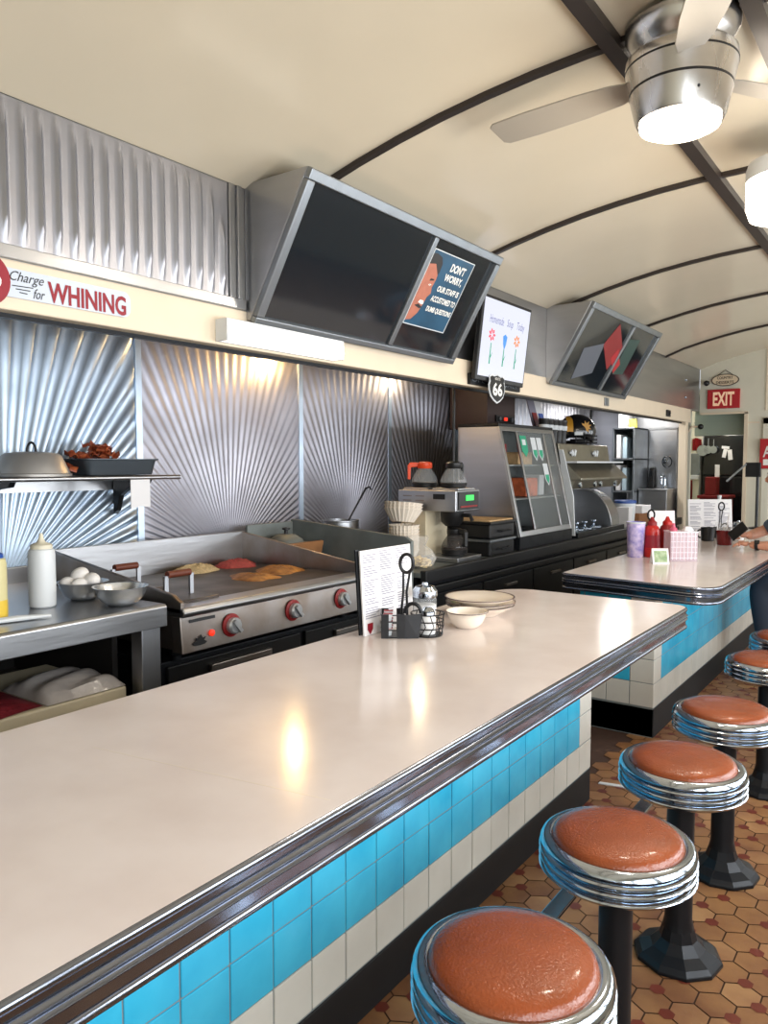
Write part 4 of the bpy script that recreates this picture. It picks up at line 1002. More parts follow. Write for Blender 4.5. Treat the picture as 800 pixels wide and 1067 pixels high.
# ---------------------------------------------------------------- shelf unit, sink and small things at the recess end
t = thing('shelf_unit', (-2.98, 9.1, .93), 'grey open shelf unit beside the stainless end wall', 'shelf')
b = MB()
for x in (-3.12, -2.875): b.box(x, 8.95, .931, x+.02, 9.46, 2.0)
b.build('upright', M_alu, t, bevel=.003)
for z in (1.24, 1.62, 1.98):
    b = MB(); b.box(-3.12, 8.95, z, -2.855, 9.46, z+.02); b.build('shelf_board', M_alu, t, bevel=.003)
b = MB(); b.box(-3.12, 9.44, 1.24, -2.86, 9.46, 2.0); b.build('back_board', M_steelg, t)
for z, h, lb in ((1.2605, .30, 'lower'), (1.6405, .28, 'upper')):
    for q, (x, w) in enumerate(((-3.06, .05), (-2.985, .05))):
        b = MB(); b.box(x-w/2, 9.0, z, x+w/2, 9.25, z+h-.03*q); single(b, 'paper_pack', M_paperw if q == 0 else mat('pale_blue_paper', '#b9cfdc', .7), '%s upright pack on the %s board of the grey shelf unit' % ('white' if q == 0 else 'pale blue', lb), 'paper pack', bevel=.006)
b = MB(); b.box(-3.08, 9.05, 2.0005, -3.0, 9.3, 2.17); single(b, 'white_carton', M_paperw, 'white carton on top of the grey shelf unit', 'carton', bevel=.004)
b = MB(); b.prism([(-2.97, 9.1, 2.0005), (-2.88, 9.1, 2.0005), (-2.88, 9.08, 2.10), (-2.97, 9.08, 2.10)], (0, .02, 0)); single(b, 'yellow_card', M_yel, 'bright yellow card standing on top of the grey shelf unit', 'card')
t = thing('steel_sink', (-2.7, 9.28, .93), 'stainless hand sink cabinet against the end wall', 'sink')
b = MB(); b.box(-2.845, 9.1, .931, -2.52, 9.46, 1.27); b.build('basin_front', M_steelh, t, bevel=.006)
b = MB(); b.box(-2.85, 9.09, 1.27, -2.51, 9.46, 1.285); b.build('rim', M_steelh, t, bevel=.004)
b = MB(); b.tube([(-2.63, 9.40, 1.285), (-2.63, 9.40, 1.40)] + [(-2.63, 9.40-.07*(1-math.cos(a)), 1.40+.05*math.sin(a)) for a in [PI*i/8 for i in range(9)]] + [(-2.63, 9.26, 1.34)], .014, 10); b.lathe([(.035, 1.285), (.03, 1.31), (.016, 1.32)], (-2.63, 9.40, 0), 16); b.build('faucet', M_chrome, t)
t = thing('wall_phone', (-2.80, 9.42, 1.285), 'black upright handset on the steel sink ledge', 'phone')
b = MB(); b.prism([(-2.84, 9.40, 1.286), (-2.76, 9.40, 1.286), (-2.765, 9.43, 1.53), (-2.825, 9.43, 1.53)], (0, .03, 0)); b.build('handset', M_blackp, t, bevel=.012)
b = MB(); b.cbox((-2.795, 9.415, 1.46), (.035, .02, .06)); b.build('keypad', M_blackm, t)
t = thing('towel_ring', (-2.63, 9.47, 1.6), 'chrome towel ring on the stainless end wall', 'towel ring')
b = MB(); b.lathe([(.03, 0), (.03, -.02), (.012, -.04)], (-2.65, 9.484, 1.61), 18, axis='Y'); b.build('ring_mount', M_chrome, t)
b = MB(); b.tube([(-2.62+.055*math.cos(a), 9.44, 1.60+.065*math.sin(a)) for a in [2*PI*i/24 for i in range(24)]], .007, closed=True); b.build('ring', M_blackm, t)
def box_thing(name, x, y, z, sx, sy, sz, m, lab, cat, taper=1.0):
    b = MB(); hx, hy = sx/2, sy/2
    vs = [(x-hx*taper, y-hy*taper, z), (x+hx*taper, y-hy*taper, z), (x+hx*taper, y+hy*taper, z), (x-hx*taper, y+hy*taper, z), (x-hx, y-hy, z+sz), (x+hx, y-hy, z+sz), (x+hx, y+hy, z+sz), (x-hx, y+hy, z+sz)]
    b.add(vs, [(0,3,2,1),(4,5,6,7),(0,1,5,4),(1,2,6,5),(2,3,7,6),(3,0,4,7)]); return single(b, name, m, lab, cat, bevel=.005)
t = thing('lidded_tub', (-2.62, 7.95, .93), 'white tub with blue lid on the dark back counter', 'tub')
b = MB(); b.lathe([(.09, 0), (.105, .24)], (-2.62, 7.95, .931), 28); b.build('tub_body', M_pwhite, t)
b = MB(); b.lathe([(.112, .238), (.112, .262), (.10, .27)], (-2.62, 7.95, .931), 28); b.build('tub_lid', M_blueb, t, sharp=30)
box_thing('napkin_box', -2.55, 7.72, .931, .13, .12, .21, M_paperw, 'white box on the dark counter beside the blue lidded tub', 'box', .9)
box_thing('brown_carton', -2.62, 8.3, .931, .2, .4, .12, M_brownbox, 'brown cardboard carton on the dark back counter behind the condiments', 'carton')
box_thing('cup_carton', -2.60, 8.32, 1.052, .18, .3, .08, M_paperw, 'flat white carton on top of the brown cardboard carton', 'carton')

# ================================================================== THINGS ON THE NEAR COUNTER
def make_caddy(lab, mirror=1):
    t = thing('condiment_caddy', (0,0,0), lab, 'condiment caddy', 'black wire condiment caddies')
    # left square bin, right round basket, handle loop between them
    out = rounded([(-.115, -.06), (.0, -.06), (.0, .06), (-.115, .06)], [.006]*4, 3)
    b = MB(); b.prism([(p.x, p.y, .0) for p in out], (0,0,.005))
    for x0, x1 in ((-.115, -.088), (-.058, -.03)):
        b.box(x0, -.062, .0, x1, -.058, .088); b.box(x0, .058, .0, x1, .062, .088)
    for y in (-.06, .06):
        for z in (.03, .06): b.tube([(-.115, y, z), (-.02, y, z)], .0022, 6)
    b.tube([(-.115, -.06, .04), (-.115, .06, .04)], .0022, 6); b.tube([(-.115, -.06, .085), (-.115, .06, .085)], .003, 6)
    b.build('packet_bin', M_wire, t)
    b = MB(); cx = .055
    for z, r in ((.004, .055), (.03, .057), (.056, .059), (.082, .062)):
        b.tube([(cx+r*math.cos(a), r*math.sin(a), z) for a in [2*PI*i/28 for i in range(28)]], .0024, 6, closed=True)
    for i in range(12):
        a = 2*PI*i/12; b.tube([(cx+.055*math.cos(a), .055*math.sin(a), .004), (cx+.059*math.cos(a+.35), .059*math.sin(a+.35), .04), (cx+.062*math.cos(a+.1), .062*math.sin(a+.1), .082)], .002, 6)
    b.lathe([(.055, .001), (.055, .004)], (cx, 0, 0), 24); b.build('round_basket', M_wire, t)
    b = MB(); b.prism([(-.03, -.063, .0), (.02, -.060, .0), (.035, -.056, .09), (-.03, -.063, .085)], (0, .003, 0)); b.build('front_plate', M_wire, t)
    b = MB()
    for s in (-1, 1): b.tube([(-.03+s*.010, 0, .004), (-.03+s*.010, 0, .10), (-.028+s*.006, 0, .16), (-.022+s*.012, 0, .235)], .0045, 8)
    b.tube([(-.022+.024*math.sin(a), 0, .265+.034*math.cos(a)) for a in [2*PI*i/20 for i in range(20)]], .0065, 8, closed=True); b.build('handle', M_wire, t)
    b = MB(); b.tube([(.0+.03*math.cos(a), -.02, .085+.035*math.sin(a)) for a in [PI*i/10 for i in range(11)]], .007, 8); b.build('small_loop', M_wire, t)
    return t
RZ = math.radians(35.7)
cd = make_caddy('black wire condiment caddy with tall loop handle on the near counter'); cd.location = (-1.545, 2.33, .9502); cd.rotation_euler = (0, 0, RZ)
def at(c, dx, dy, rz): return (c[0]+dx*math.cos(rz)-dy*math.sin(rz), c[1]+dx*math.sin(rz)+dy*math.cos(rz))
pk = None
for i in range(6):
    dx, dy, z = (-.075 if i % 2 == 0 else -.035*1.2, -.025 if i < 3 else .03, .956+.026*(i//2 % 3) + (0 if i < 6 else 0))
    dx = -.09 if i < 3 else -.06; dy = -.028 if i < 3 else -.028; z = .956+.0265*(i % 3)
    if i >= 3: dx = -.088; dy = .028
    if pk is None:
        pk = thing('jam_packet', (0,0,0), 'little jam tub stacked in the black caddy bin', 'jam packet', 'jam packets in the near caddy')
        b = MB(); b.lathe([(.016, 0), (.021, .022), (.024, .0235), (.024, .0255)], n=4, smooth=False); b.build('tub', M_pwhite, pk)
        b = MB(); b.lathe([(.0235, .0256), (.0235, .0262)], n=4, smooth=False); b.build('foil_lid', M_redd, pk); o = pk
    else: o = copy_tree(pk)
    x, y = at(cd.location, dx, dy, RZ); o.location = (x, y, z); o.rotation_euler = (0, 0, RZ+PI/4)
for i, (dx, dy, lb) in enumerate(((.055, .0, ''),)):
    x, y = at(cd.location, dx, dy, RZ)
    t = thing('salt_shaker', (x, y, .956), 'small glass salt shaker inside the round basket of the black caddy', 'shaker')
    b = MB(); b.lathe([(.028, 0), (.03, .01), (.03, .06), (.024, .07)], (x, y, .956), 20); b.build('glass_jar', M_sugar, t)
    b = MB(); b.lathe([(.027, .068), (.027, .085), (.015, .097), (.001, .099)], (x, y, .956), 20, cap1=False); b.build('lid', M_chrome, t)
t = thing('menu_card', (-1.6800, 2.36, .95), 'tall white printed menu standing behind the black caddy on the near counter', 'menu', 'menus standing on the counters')
b = MB(); b.prism([(-1.6680, 2.2, .951), (-1.6680, 2.525, .951), (-1.6880, 2.525, 1.262), (-1.6880, 2.2, 1.262)], (-.006, 0, 0)); b.build('page', M_paperw, t)
b = MB(); b.prism([(-1.6800, 2.188, .955), (-1.6800, 2.206, .955), (-1.7000, 2.206, 1.266), (-1.7000, 2.188, 1.266)], (-.006, 0, 0)); b.build('rear_sleeve', M_blackm, t)
def menu_print(t, y0, y1, z0, z1, x0, x1, m, cols=3, sd=1):
    """columns of fine text-like lines on the page"""
    rnd = random.Random(sd); b = MB(); w = (y1-y0)/cols
    for c in range(cols):
        z = z1
        while z > z0:
            if rnd.random() > .14:
                ya = y0+c*w+.006; L = (w-.012)*rnd.uniform(.55, 1); f = (z-z0)/(z1-z0); x = x0+(x1-x0)*f
                b.add([(x, ya, z), (x, ya+L, z), (x, ya+L, z+.0035), (x, ya, z+.0035)], [(0,1,2,3)])
            z -= .0085
    b.build('small_print', m, t)
menu_print(t, 2.205, 2.52, 1.005, 1.25, -1.6698, -1.6865, M_printg)
b = MB(); b.prism([(-1.6678, 2.235+a*.02, .975+c*.022) for a, c in [(-.8,.9), (.8,.9), (.8,-.1), (0,-1), (-.8,-.1)]], (.001, 0, 0)); b.build('crest_mark', M_inkr, t)
def shaker(x, y, z, r, h, lab):
    t = thing('sugar_shaker', (x, y, z), lab, 'sugar shaker', 'glass shakers')
    b = MB(); b.lathe([(r*.9, 0), (r, .01), (r, h*.62), (r*.92, h*.72)], (x, y, z), 28, cap1=False); b.build('glass_jar', M_tglass, t)
    b = MB(); b.lathe([(r*.86, .004), (r*.95, .012), (r*.95, h*.5), (.001, h*.52)], (x, y, z), 28, cap1=False); b.build('sugar', M_sugar, t)
    b = MB(); b.lathe([(r*1.02, h*.68), (r*1.05, h*.72), (r*1.05, h*.84), (r*.8, h*.93), (r*.25, h*.97), (r*.22, h*1.02), (.001, h*1.03)], (x, y, z), 28, cap1=False); b.build('metal_lid', M_chrome, t, sharp=35)
shaker(-1.60, 2.50, .9502, .046, .165, 'glass sugar shaker with chrome lid behind the black caddy')
def dish(x, y, z, prof, name, lab, cat, group=None, line=None):
    t = thing(name, (x, y, z), lab, cat, group)
    b = MB(); b.lathe(prof, (x, y, z), 48, cap1=False); b.build('china', M_plate, t, sharp=60)
    if line:
        r, h = line; b = MB(); b.lathe([(r, h), (r+.0035, h+.002), (r+.003, h+.0045), (r-.002, h+.004)], (x, y, z), 48, cap0=False, cap1=False); b.build('rim_line', M_plateline, t)
    return t
bp = [(.04, 0), (.045, .004), (.062, .02), (.072, .045), (.078, .06), (.082, .062), (.08, .065), (.070, .06), (.055, .025), (.001, .012)]
dish(-1.45, 2.565, .9502, bp, 'china_bowl', 'small ivory bowl on the near counter in front of the plates', 'bowl', line=(.0795, .06))
b = MB(); b.lathe([(.001, .03), (.05, .03), (.059, .034), (.001, .037)], (-1.45, 2.565, .9502), 24, cap1=False); single(b, 'soup_leftover', mat('bread_pudding', '#b98a5c', .6, var=.4, vscale=30), 'brownish food in the small ivory bowl', 'food')
pp = [(.08, 0), (.085, .006), (.10, .012), (.142, .028), (.144, .031), (.14, .032), (.098, .017), (.001, .012)]
dp = [(.07, 0), (.075, .006), (.105, .022), (.138, .042), (.142, .046), (.137, .046), (.10, .026), (.001, .012)]
dish(-1.525, 2.81, .9502, dp, 'dinner_plate', 'bottom plate of the ivory stack on the near counter', 'plate', 'plates stacked on the near counter', (.139, .0435))
dish(-1.525, 2.812, .9765, pp, 'dinner_plate', 'middle plate of the ivory stack on the near counter', 'plate', 'plates stacked on the near counter', (.142, .029))
dish(-1.528, 2.81, .9965, pp, 'dinner_plate', 'top plate of the ivory stack with dark rim line', 'plate', 'plates stacked on the near counter', (.142, .029))

# ================================================================== THINGS ON THE FARTHER COUNTER
Z2 = .9502
b = MB(); b.lathe([(.05, 0), (.052, .004), (.062, .235), (.060, .237), (.05, .01), (.001, .008)], (-1.635, 5.19, Z2), 28, cap1=False)
t = thing('plastic_tumbler', (-1.635, 5.19, Z2), 'purple patterned plastic tumbler on the farther counter', 'tumbler'); b.build('cup', M_purple, t)
b = MB(); b.lathe([(.0632, .228), (.0648, .233), (.0632, .238)], (-1.635, 5.19, Z2), 28, cap0=False, cap1=False); b.build('rim', M_label, t)
def ketchup(x, y, m, lab):
    t = thing('ketchup_bottle', (x, y, Z2), lab, 'ketchup bottle', 'red sauce bottles')
    b = MB(); b.lathe([(.048, 0), (.055, .008), (.056, .06), (.05, .12), (.053, .17), (.045, .20), (.03, .215)], (x, y, Z2), 28); b.build('bottle_body', m, t)
    b = MB(); b.lathe([(.031, .213), (.031, .235), (.018, .245), (.008, .27)], (x, y, Z2), 20); b.build('cap', M_redd if m is M_ketchup else M_ketchup, t)
    b = MB(); b.lathe([(.0562, .055), (.0515, .12), (.0522, .15)], (x, y, Z2), 28, cap0=False, cap1=False); b.build('label_band', M_inkr if m is M_ketchup else M_redd, t)
ketchup(-1.545, 5.25, M_ketchup, 'bright red sauce bottle beside the purple tumbler')
ketchup(-1.475, 5.36, M_redd, 'darker red sauce bottle beside the clear straw basket')
cd2 = make_caddy('black condiment caddy half hidden by red bottles on the farther counter'); cd2.location = (-1.62, 5.55, Z2); cd2.rotation_euler = (0, 0, RZ)
t = thing('menu_card', (-1.66, 5.75, Z2), 'white menu standing behind the red sauce bottles', 'menu', 'menus standing on the counters')
b = MB(); b.prism([(-1.68, 5.68, .951), (-1.53, 5.79, .951), (-1.55, 5.81, 1.235), (-1.70, 5.70, 1.235)], (-.004, .005, 0)); b.build('page', M_paperw, t)
# clear basket of straws
t = thing('straw_basket', (-1.34, 5.18, Z2), 'clear plastic basket of pink straws on the farther counter', 'basket')
R = Matrix.Rotation(RZ, 3, 'Z')
def bx(mb, x0, y0, z0, x1, y1, z1): mb.cbox(R @ Vector(((x0+x1)/2, (y0+y1)/2, 0)) + Vector((-1.34, 5.18, Z2+(z0+z1)/2)), (x1-x0, y1-y0, z1-z0), RZ)
b = MB(); w, d, h = .085, .06, .185
bx(b, -w, -d, 0, w, d, .006)
for s in (-1, 1): bx(b, -w, s*d-.002, .006, w, s*d+.002, h); bx(b, s*w-.002, -d, .006, s*w+.002, d, h)
b.build('basket_wall', M_basket, t)
b = MB()
for s in (-1, 1): bx(b, -w-.005, s*d-.005, h, w+.005, s*d+.005, h+.008); bx(b, s*w-.005, -d, h, s*w+.005, d, h+.008)
for i in range(7): bx(b, -w+.024*i+.01, -d-.004, .01, -w+.024*i+.014, -d-.002, h)
for i in range(5): bx(b, -w, -d-.004, .02+.035*i, w, -d-.002, .023+.035*i)
b.build('basket_rim', mat('clear_rim', '#e3dfe6', .25), t)
sw = None
for i in range(9):
    if sw is None:
        b = MB(); b.lathe([(.005, 0), (.005, .17)], n=8); sw = b.build('drinking_straw', M_pink); tag(sw, 'pink wrapped straw standing in the clear basket', 'straw', 'straws in the clear basket'); o = sw
    else: o = sw.copy(); COL.objects.link(o)
    p = R @ Vector((-.06+.015*i, random.uniform(-.04, .03), 0)); o.location = (-1.34+p.x, 5.18+p.y, Z2+.0065); o.rotation_euler = (random.uniform(-.08,.08), random.uniform(-.08,.08), 0)
p = R @ Vector((.045, .0, 0))
t = thing('napkin_bundle', (-1.34+p.x, 5.18+p.y, Z2+.12), 'crumpled white napkin sticking out of the clear basket', 'napkin')
rnd = random.Random(11); b = MB(); b.lathe([(.01, .0), (.022, .05), (.032, .085), (.022, .11), (.005, .112)], (-1.34+p.x, 5.18+p.y, Z2+.11), 14, wob=lambda a, j: rnd.uniform(-.3, .3)); b.build('folded_tissue', M_paperw, t, sharp=10)
p = R @ Vector((-.04, .02, 0)); b = MB(); b.lathe([(.024, 0), (.024, .04), (.012, .05), (.008, .075)], (-1.34+p.x, 5.18+p.y, Z2+.165), 16)
b.lathe([(.02, -.15), (.024, 0)], (-1.34+p.x, 5.18+p.y, Z2+.165), 16); single(b, 'sauce_nozzle_bottle', M_pink, 'pinkish red topped bottle standing in the clear basket', 'bottle')
t = thing('table_tent', (-1.40, 4.93, Z2), 'small white tent card with green print in front of the straw basket', 'card')
u = R @ Vector((1, 0, 0)); v = R @ Vector((0, 1, 0)); c0 = Vector((-1.40, 4.93, Z2))
b = MB(); P0 = [c0-u*.052-v*.03, c0+u*.052-v*.03, c0+u*.052+Vector((0,0,.095)), c0-u*.052+Vector((0,0,.095))]
b.prism(P0, v*-.002); b.prism([c0-u*.052+v*.03, c0+u*.052+v*.03, P0[2], P0[3]], v*.002); b.build('folded_card', M_paperw, t)
b = MB(); up2 = (Vector((0,0,.095))+v*.03); s0 = c0-v*.0335; b.prism([s0-u*.04+up2*.12, s0+u*.04+up2*.12, s0+u*.04+up2*.85, s0-u*.04+up2*.85], v*-.001); b.build('green_print', M_money, t)
# iced tea
t = thing('tea_glass', (-1.31, 6.32, Z2), 'tall glass of dark red iced tea on the farther counter', 'drink')
c = (-1.31, 6.32, Z2)
b = MB(); b.lathe([(.05, 0), (.052, .004), (.066, .175)], c, 28, cap1=False); b.build('glass', M_tglass, t)
b = MB(); b.lathe([(.0515, .004), (.0535, .008), (.0622, .118), (.001, .119)], c, 28, cap1=False); b.build('tea', M_tea, t)
b = MB()
for dx, dy, z in ((.02, .01, .115), (-.022, -.015, .12), (0, .025, .13)): b.cbox((c[0]+dx, c[1]+dy, c[2]+z), (.034, .034, .034), .6*dx*50)
b.build('ice_cubes', M_bag, t)
b = MB(); b.lathe([(.004, .02), (.004, .25)], c, 8, M=Matrix.Rotation(.12, 3, 'Y')); b.build('straw', M_paperw, t)
t = thing('menu_card', (-1.6, 7.22, Z2), 'white menu with fine print standing in front of the doorway at the counter far end', 'menu', 'menus standing on the counters')
a_, b_ = Vector((-1.775, 7.12, .951)), Vector((-1.455, 7.34, .951)); lean = Vector((-.02, .03, .31))
b = MB(); b.prism([a_, b_, b_+lean, a_+lean], Vector((-.003, .004, 0))); b.build('page', M_paperw, t)
b = MB(); rnd = random.Random(9); d = (b_-a_); nn_ = Vector((.0012, -.0018, 0))
for c in range(3):
    for k_ in range(26):
        if rnd.random() < .15: continue
        f0 = .04+c*.32; L = .27*rnd.uniform(.5, 1); z = .05+.034*k_
        q0 = a_+d*f0+lean*z+nn_; q1 = a_+d*(f0+L)+lean*z+nn_
        b.add([q0, q1, q1+lean*.014, q0+lean*.014], [(0,1,2,3)])
b.build('small_print', M_printg, t)
cd3 = make_caddy('black condiment caddy in front of the farthest menu'); cd3.location = (-1.46, 7.0, Z2); cd3.rotation_euler = (0, 0, RZ)
shaker(-1.30, 6.78, Z2, .045, .16, 'glass shaker with chrome lid behind the iced tea glass')
b = MB(); b.lathe([(.045, 0), (.05, .005), (.055, .11), (.05, .11), (.045, .01), (.001, .008)], (-1.5, 6.62, Z2), 24, cap1=False)
t = thing('black_mug', (-1.5, 6.62, Z2), 'plain black mug left of the iced tea glass', 'mug'); b.build('mug_body', M_blackp, t)
b = MB(); b.tube([(-1.5-.055-.03*math.sin(a), 6.62, Z2+.055+.032*math.cos(a)) for a in [PI*i/8 for i in range(9)]], .007); b.build('mug_handle', M_blackp, t)
t = thing('register_screen', (-1.44, 8.12, Z2), 'small dark screen on a pole beyond the customer at the far end', 'screen')
b = MB(); b.cbox((-1.44, 8.12, 1.52), (.135, .03, .14)); b.build('screen_body', M_blackm, t, bevel=.004)
b = MB(); b.tube([(-1.40, 8.13, Z2+.01), (-1.40, 8.13, 1.46)], .014); b.lathe([(.07, 0), (.07, .012), (.02, .02)], (-1.40, 8.13, Z2), 20); b.build('pole', M_blackp, t)
b = MB(); b.tube([(-1.50, 8.11, 1.575), (-1.60, 8.06, 1.47), (-1.66, 8.04, 1.405)], .009); b.build('swing_arm', M_alu, t)
b = MB(); b.lathe([(.03, 0), (.032, .005), (.032, .22), (.018, .26), (.016, .31), (.02, .312), (.02, .33)], (-1.66, 7.75, Z2), 20); b.build('x', M_label).name
o = bpy.data.objects['x']; o.name = 'sauce_bottle'; o.data.name = 'sauce_bottle'; tag(o, 'slim white bottle standing behind the farthest menu', 'bottle')

t = thing('hood_lamp', (-3.46, 3.78, 2.27), 'small warm bulb tucked under the kitchen hood, lighting the sunburst wall', 'lamp')
b = MB(); b.lathe([(.03, 2.33), (.03, 2.315), (.014, 2.31)], (-3.46, 3.78, 0), 16); b.build('socket', M_blackp, t)
b = MB(); b.ball((-3.46, 3.78, 2.293), .022, 14); b.build('bulb', mat('warm_bulb', '#fff0d0', .4, emit='#ffb765', estr=12), t)

t2_ = copy_tree(bpy.data.objects['hood_lamp']); t2_.location = (-3.42, 5.25, 2.27); t2_['label'] = 'second small warm bulb under the kitchen hood, beside the dark hung cabinet'

for nm, ys_ in (('griddle', (2.12, 3.25)), ('charbroiler', (3.39, 3.74))):
    o = bpy.data.objects[nm]
    for x in (-3.36, -2.62):
        for y in ys_:
            b = MB(); b.lathe([(.022, .7405), (.022, .76), (.03, .765), (.03, .80)], (x, y, 0), 16); b.build('foot', M_blackm, o)
t = thing('recess_lamp', (-2.95, 8.7, 2.3), 'flat white strip lamp under the kitchen ceiling near the end wall', 'lamp')
b = MB(); b.box(-3.02, 8.3, 2.30, -2.88, 9.1, 2.33); b.build('lamp_base', M_pwhite, t, bevel=.003)
b = MB(); b.box(-3.0, 8.32, 2.275, -2.90, 9.08, 2.30); b.build('diffuser', M_tube, t, bevel=.006)
# ================================================================== FAR END
t = thing('exit_sign', (-2.12, 9.98, 2.24), 'red EXIT sign with pale letters above the far doorway', 'sign')
b = MB(); b.box(-2.305, 9.97, 2.245, -1.94, 10.0, 2.475); b.build('sign_box', M_red, t, bevel=.004)
text('EXIT', .24, .165, mat('exit_letters', '#f1c7a6', .5, emit='#f1c7a6', estr=.25), (-2.12, 9.97, 2.36), (1,0,0), (0,0,1), t, bold=.03)
t = thing('oval_sign', (-2.11, 9.97, 2.50), 'oval cream dessert sign hung from a wire above the EXIT sign', 'sign')
b = MB(); b.prism([(-2.11+.155*math.cos(a), 9.975, 2.585+.072*math.sin(a)) for a in [2*PI*i/40 for i in range(40)]], (0, .018, 0)); b.build('sign_edge', M_darkcab, t)
b = MB(); b.prism([(-2.11+.145*math.cos(a), 9.972, 2.585+.063*math.sin(a)) for a in [2*PI*i/40 for i in range(40)]], (0, .004, 0)); b.build('sign_face', mat('sign_cream', '#dcc9ad', .6), t)
text('COUNTRY', .18, .032, M_darkcab, (-2.11, 9.972, 2.612), (1,0,0), (0,0,1), t, bold=.02); text('DESSERTS', .20, .034, M_darkcab, (-2.11, 9.972, 2.556), (1,0,0), (0,0,1), t, bold=.02)
b = MB(); b.tube([(-2.2, 9.98, 2.64), (-2.11, 9.99, 2.705), (-2.02, 9.98, 2.64)], .004, 6); b.build('hanging_wire', M_blackp, t)
for x, z, y, lb in ((-2.31, 2.555, 9.94, 'black ball speaker on the far wall beside the oval sign'), (-2.365, 2.03, 9.93, 'black ball camera at the end of the cream beam')):
    t = thing('ball_camera', (x, y, z), lb, 'camera', 'black wall balls')
    b = MB(); b.ball((x, y, z), .034, 20); b.build('ball', M_blackp, t)
    b = MB(); b.tube([(x, y+.02, z), (x, 9.998 if z > 2.2 else y+.06, z)] if z > 2.2 else [(x-.02, y, z), (x-.10, y-.01, z), (x-.14, y-.02, z-.06)], .013); b.build('arm', M_blackp if z > 2.2 else M_beam, t)
t = thing('red_notice', (-1.5, 9.99, 1.55), 'red notice board with white letter on the far door at the right edge', 'sign')
b = MB(); b.box(-1.70, 9.945, 1.52, -1.36, 9.965, 1.87); b.build('board', M_red, t, bevel=.003)
text('A', .09, .13, M_inkw, (-1.62, 9.945, 1.72), (1,0,0), (0,0,1), t, bold=.02)
b = MB(); b.box(-1.66, 9.942, 1.56, -1.40, 9.945, 1.63); b.build('white_band', M_inkw, t)
# pantry beyond
t = thing('black_fridge', (-2.4, 11.5, 0), 'tall black refrigerator in the room beyond the doorway', 'refrigerator')
b = MB(); b.box(-2.66, 11.35, .02, -1.9, 11.69, 1.98); b.build('fridge_body', M_blackp, t, bevel=.008)
b = MB(); b.box(-2.65, 11.31, .06, -1.91, 11.35, 1.4); b.box(-2.65, 11.31, 1.42, -1.91, 11.35, 1.97); b.build('fridge_door', M_helmet, t, bevel=.008)
b = MB(); b.tube([(-2.58, 11.31, 1.0), (-2.58, 11.27, 1.02), (-2.58, 11.27, 1.34), (-2.58, 11.31, 1.36)], .01); b.build('door_handle', M_chrome, t)
for i, (x, z, w, h, r) in enumerate(((-2.37, 1.72, .05, .12, .2), (-2.30, 1.70, .055, .14, -.1), (-2.36, 1.80, .10, .035, .1), (-2.46, 1.48, .06, .17, 0))):
    b = MB(); b.cbox((x, 11.306, z), (w, .003, h), M=Matrix.Rotation(r, 3, 'Y')); b.build('paper_note', M_paperw, t)
for i, (x, z, w, h) in enumerate(((-2.82, 1.86, .12, .18), (-2.80, 1.58, .17, .26), (-2.82, 1.20, .2, .30))):
    b = MB(); vs = []
    for j in range(9):
        for k_ in range(2):
            vs.append((x-w/2+w*j/8, 11.66+.02*math.sin(j*1.6), z-h/2 if k_ == 0 else z+h/2-.04*abs(j/8-.4)))
    b.add(vs, [(2*j, 2*j+2, 2*j+3, 2*j+1) for j in range(8)], 0, True); b.add([(v[0], v[1]-.012, v[2]) for v in vs], [(2*j, 2*j+2, 2*j+3, 2*j+1) for j in range(8)], 0, True)
    single(b, 'red_cloth', M_redd, ['small red cloth hung high beyond the doorway', 'wide red cloth hung at mid height beyond the doorway', 'low red cloth hung above the pantry counter'][i], 'cloth', 'red cloths beyond the doorway')
b = MB(); b.box(-2.80, 11.60, 1.33, -2.70, 11.63, 1.5); single(b, 'wall_paper_note', M_paperw, 'white paper pinned between the red cloths', 'paper')
t = thing('pantry_counter', (-2.8, 11.3, 0), 'pale topped counter in the room beyond the doorway', 'counter')
b = MB(); b.box(-3.15, 10.75, .04, -2.69, 11.66, .98); b.build('carcass', M_blackm, t); b = MB(); b.box(-3.17, 10.72, .98, -2.68, 11.66, 1.02); b.build('worktop', M_grn, t, bevel=.004)
pan = None
for i, (x, z, r) in enumerate(((-2.64, 1.76, .075), (-2.57, 1.77, .055), (-2.50, 1.77, .05))):
    if pan is None:
        pan = thing('hanging_pan', (0,0,0), '', 'pan', 'pans hanging beyond the doorway')
        b = MB(); b.lathe([(.05, .05), (.065, .03), (.07, -.0)], axis='Y', n=24); b.build('pan_bowl', M_chrome, pan)
        b = MB(); b.tube([(0, .03, .065), (0, .03, .2)], .007); b.build('pan_handle', M_steel, pan); o = pan
    else: o = copy_tree(pan)
    o.location = (x, 11.22, z); o.scale = (r/.07,)*3; o['label'] = ['left and largest pan hanging beyond the doorway', 'middle pan hanging beyond the doorway', 'right hanging pan in front of the black refrigerator'][i]
t = thing('hanging_rail', (-2.6, 11.22, 1.9), 'steel hanging rail holding pans beyond the doorway', 'rail')
b = MB(); b.tube([(-2.75, 11.25, 1.965), (-2.4, 11.25, 1.965)], .008); b.build('rail_bar', M_steel, t)
b = MB(); b.tube([(-2.7, 11.25, 1.965), (-2.7, 11.25, 2.44)], .005); b.tube([(-2.45, 11.25, 1.965), (-2.45, 11.25, 2.44)], .005); b.build('rail_hanger', M_steel, t)
t = thing('wall_dispenser', (-2.66, 11.4, 1.3), 'steel towel dispenser left of the black refrigerator', 'dispenser')
b = MB(); b.box(-2.79, 11.22, 1.42, -2.67, 11.26, 1.72); b.build('dispenser_body', M_steelg, t, bevel=.01); b = MB(); b.box(-2.78, 11.18, 1.36, -2.68, 11.26, 1.42); b.build('tray', M_label, t, bevel=.004)
b = MB(); b.box(-2.77, 11.26, 1.021, -2.69, 11.6, 1.75); b.build('mounting_post', M_walloff, t)
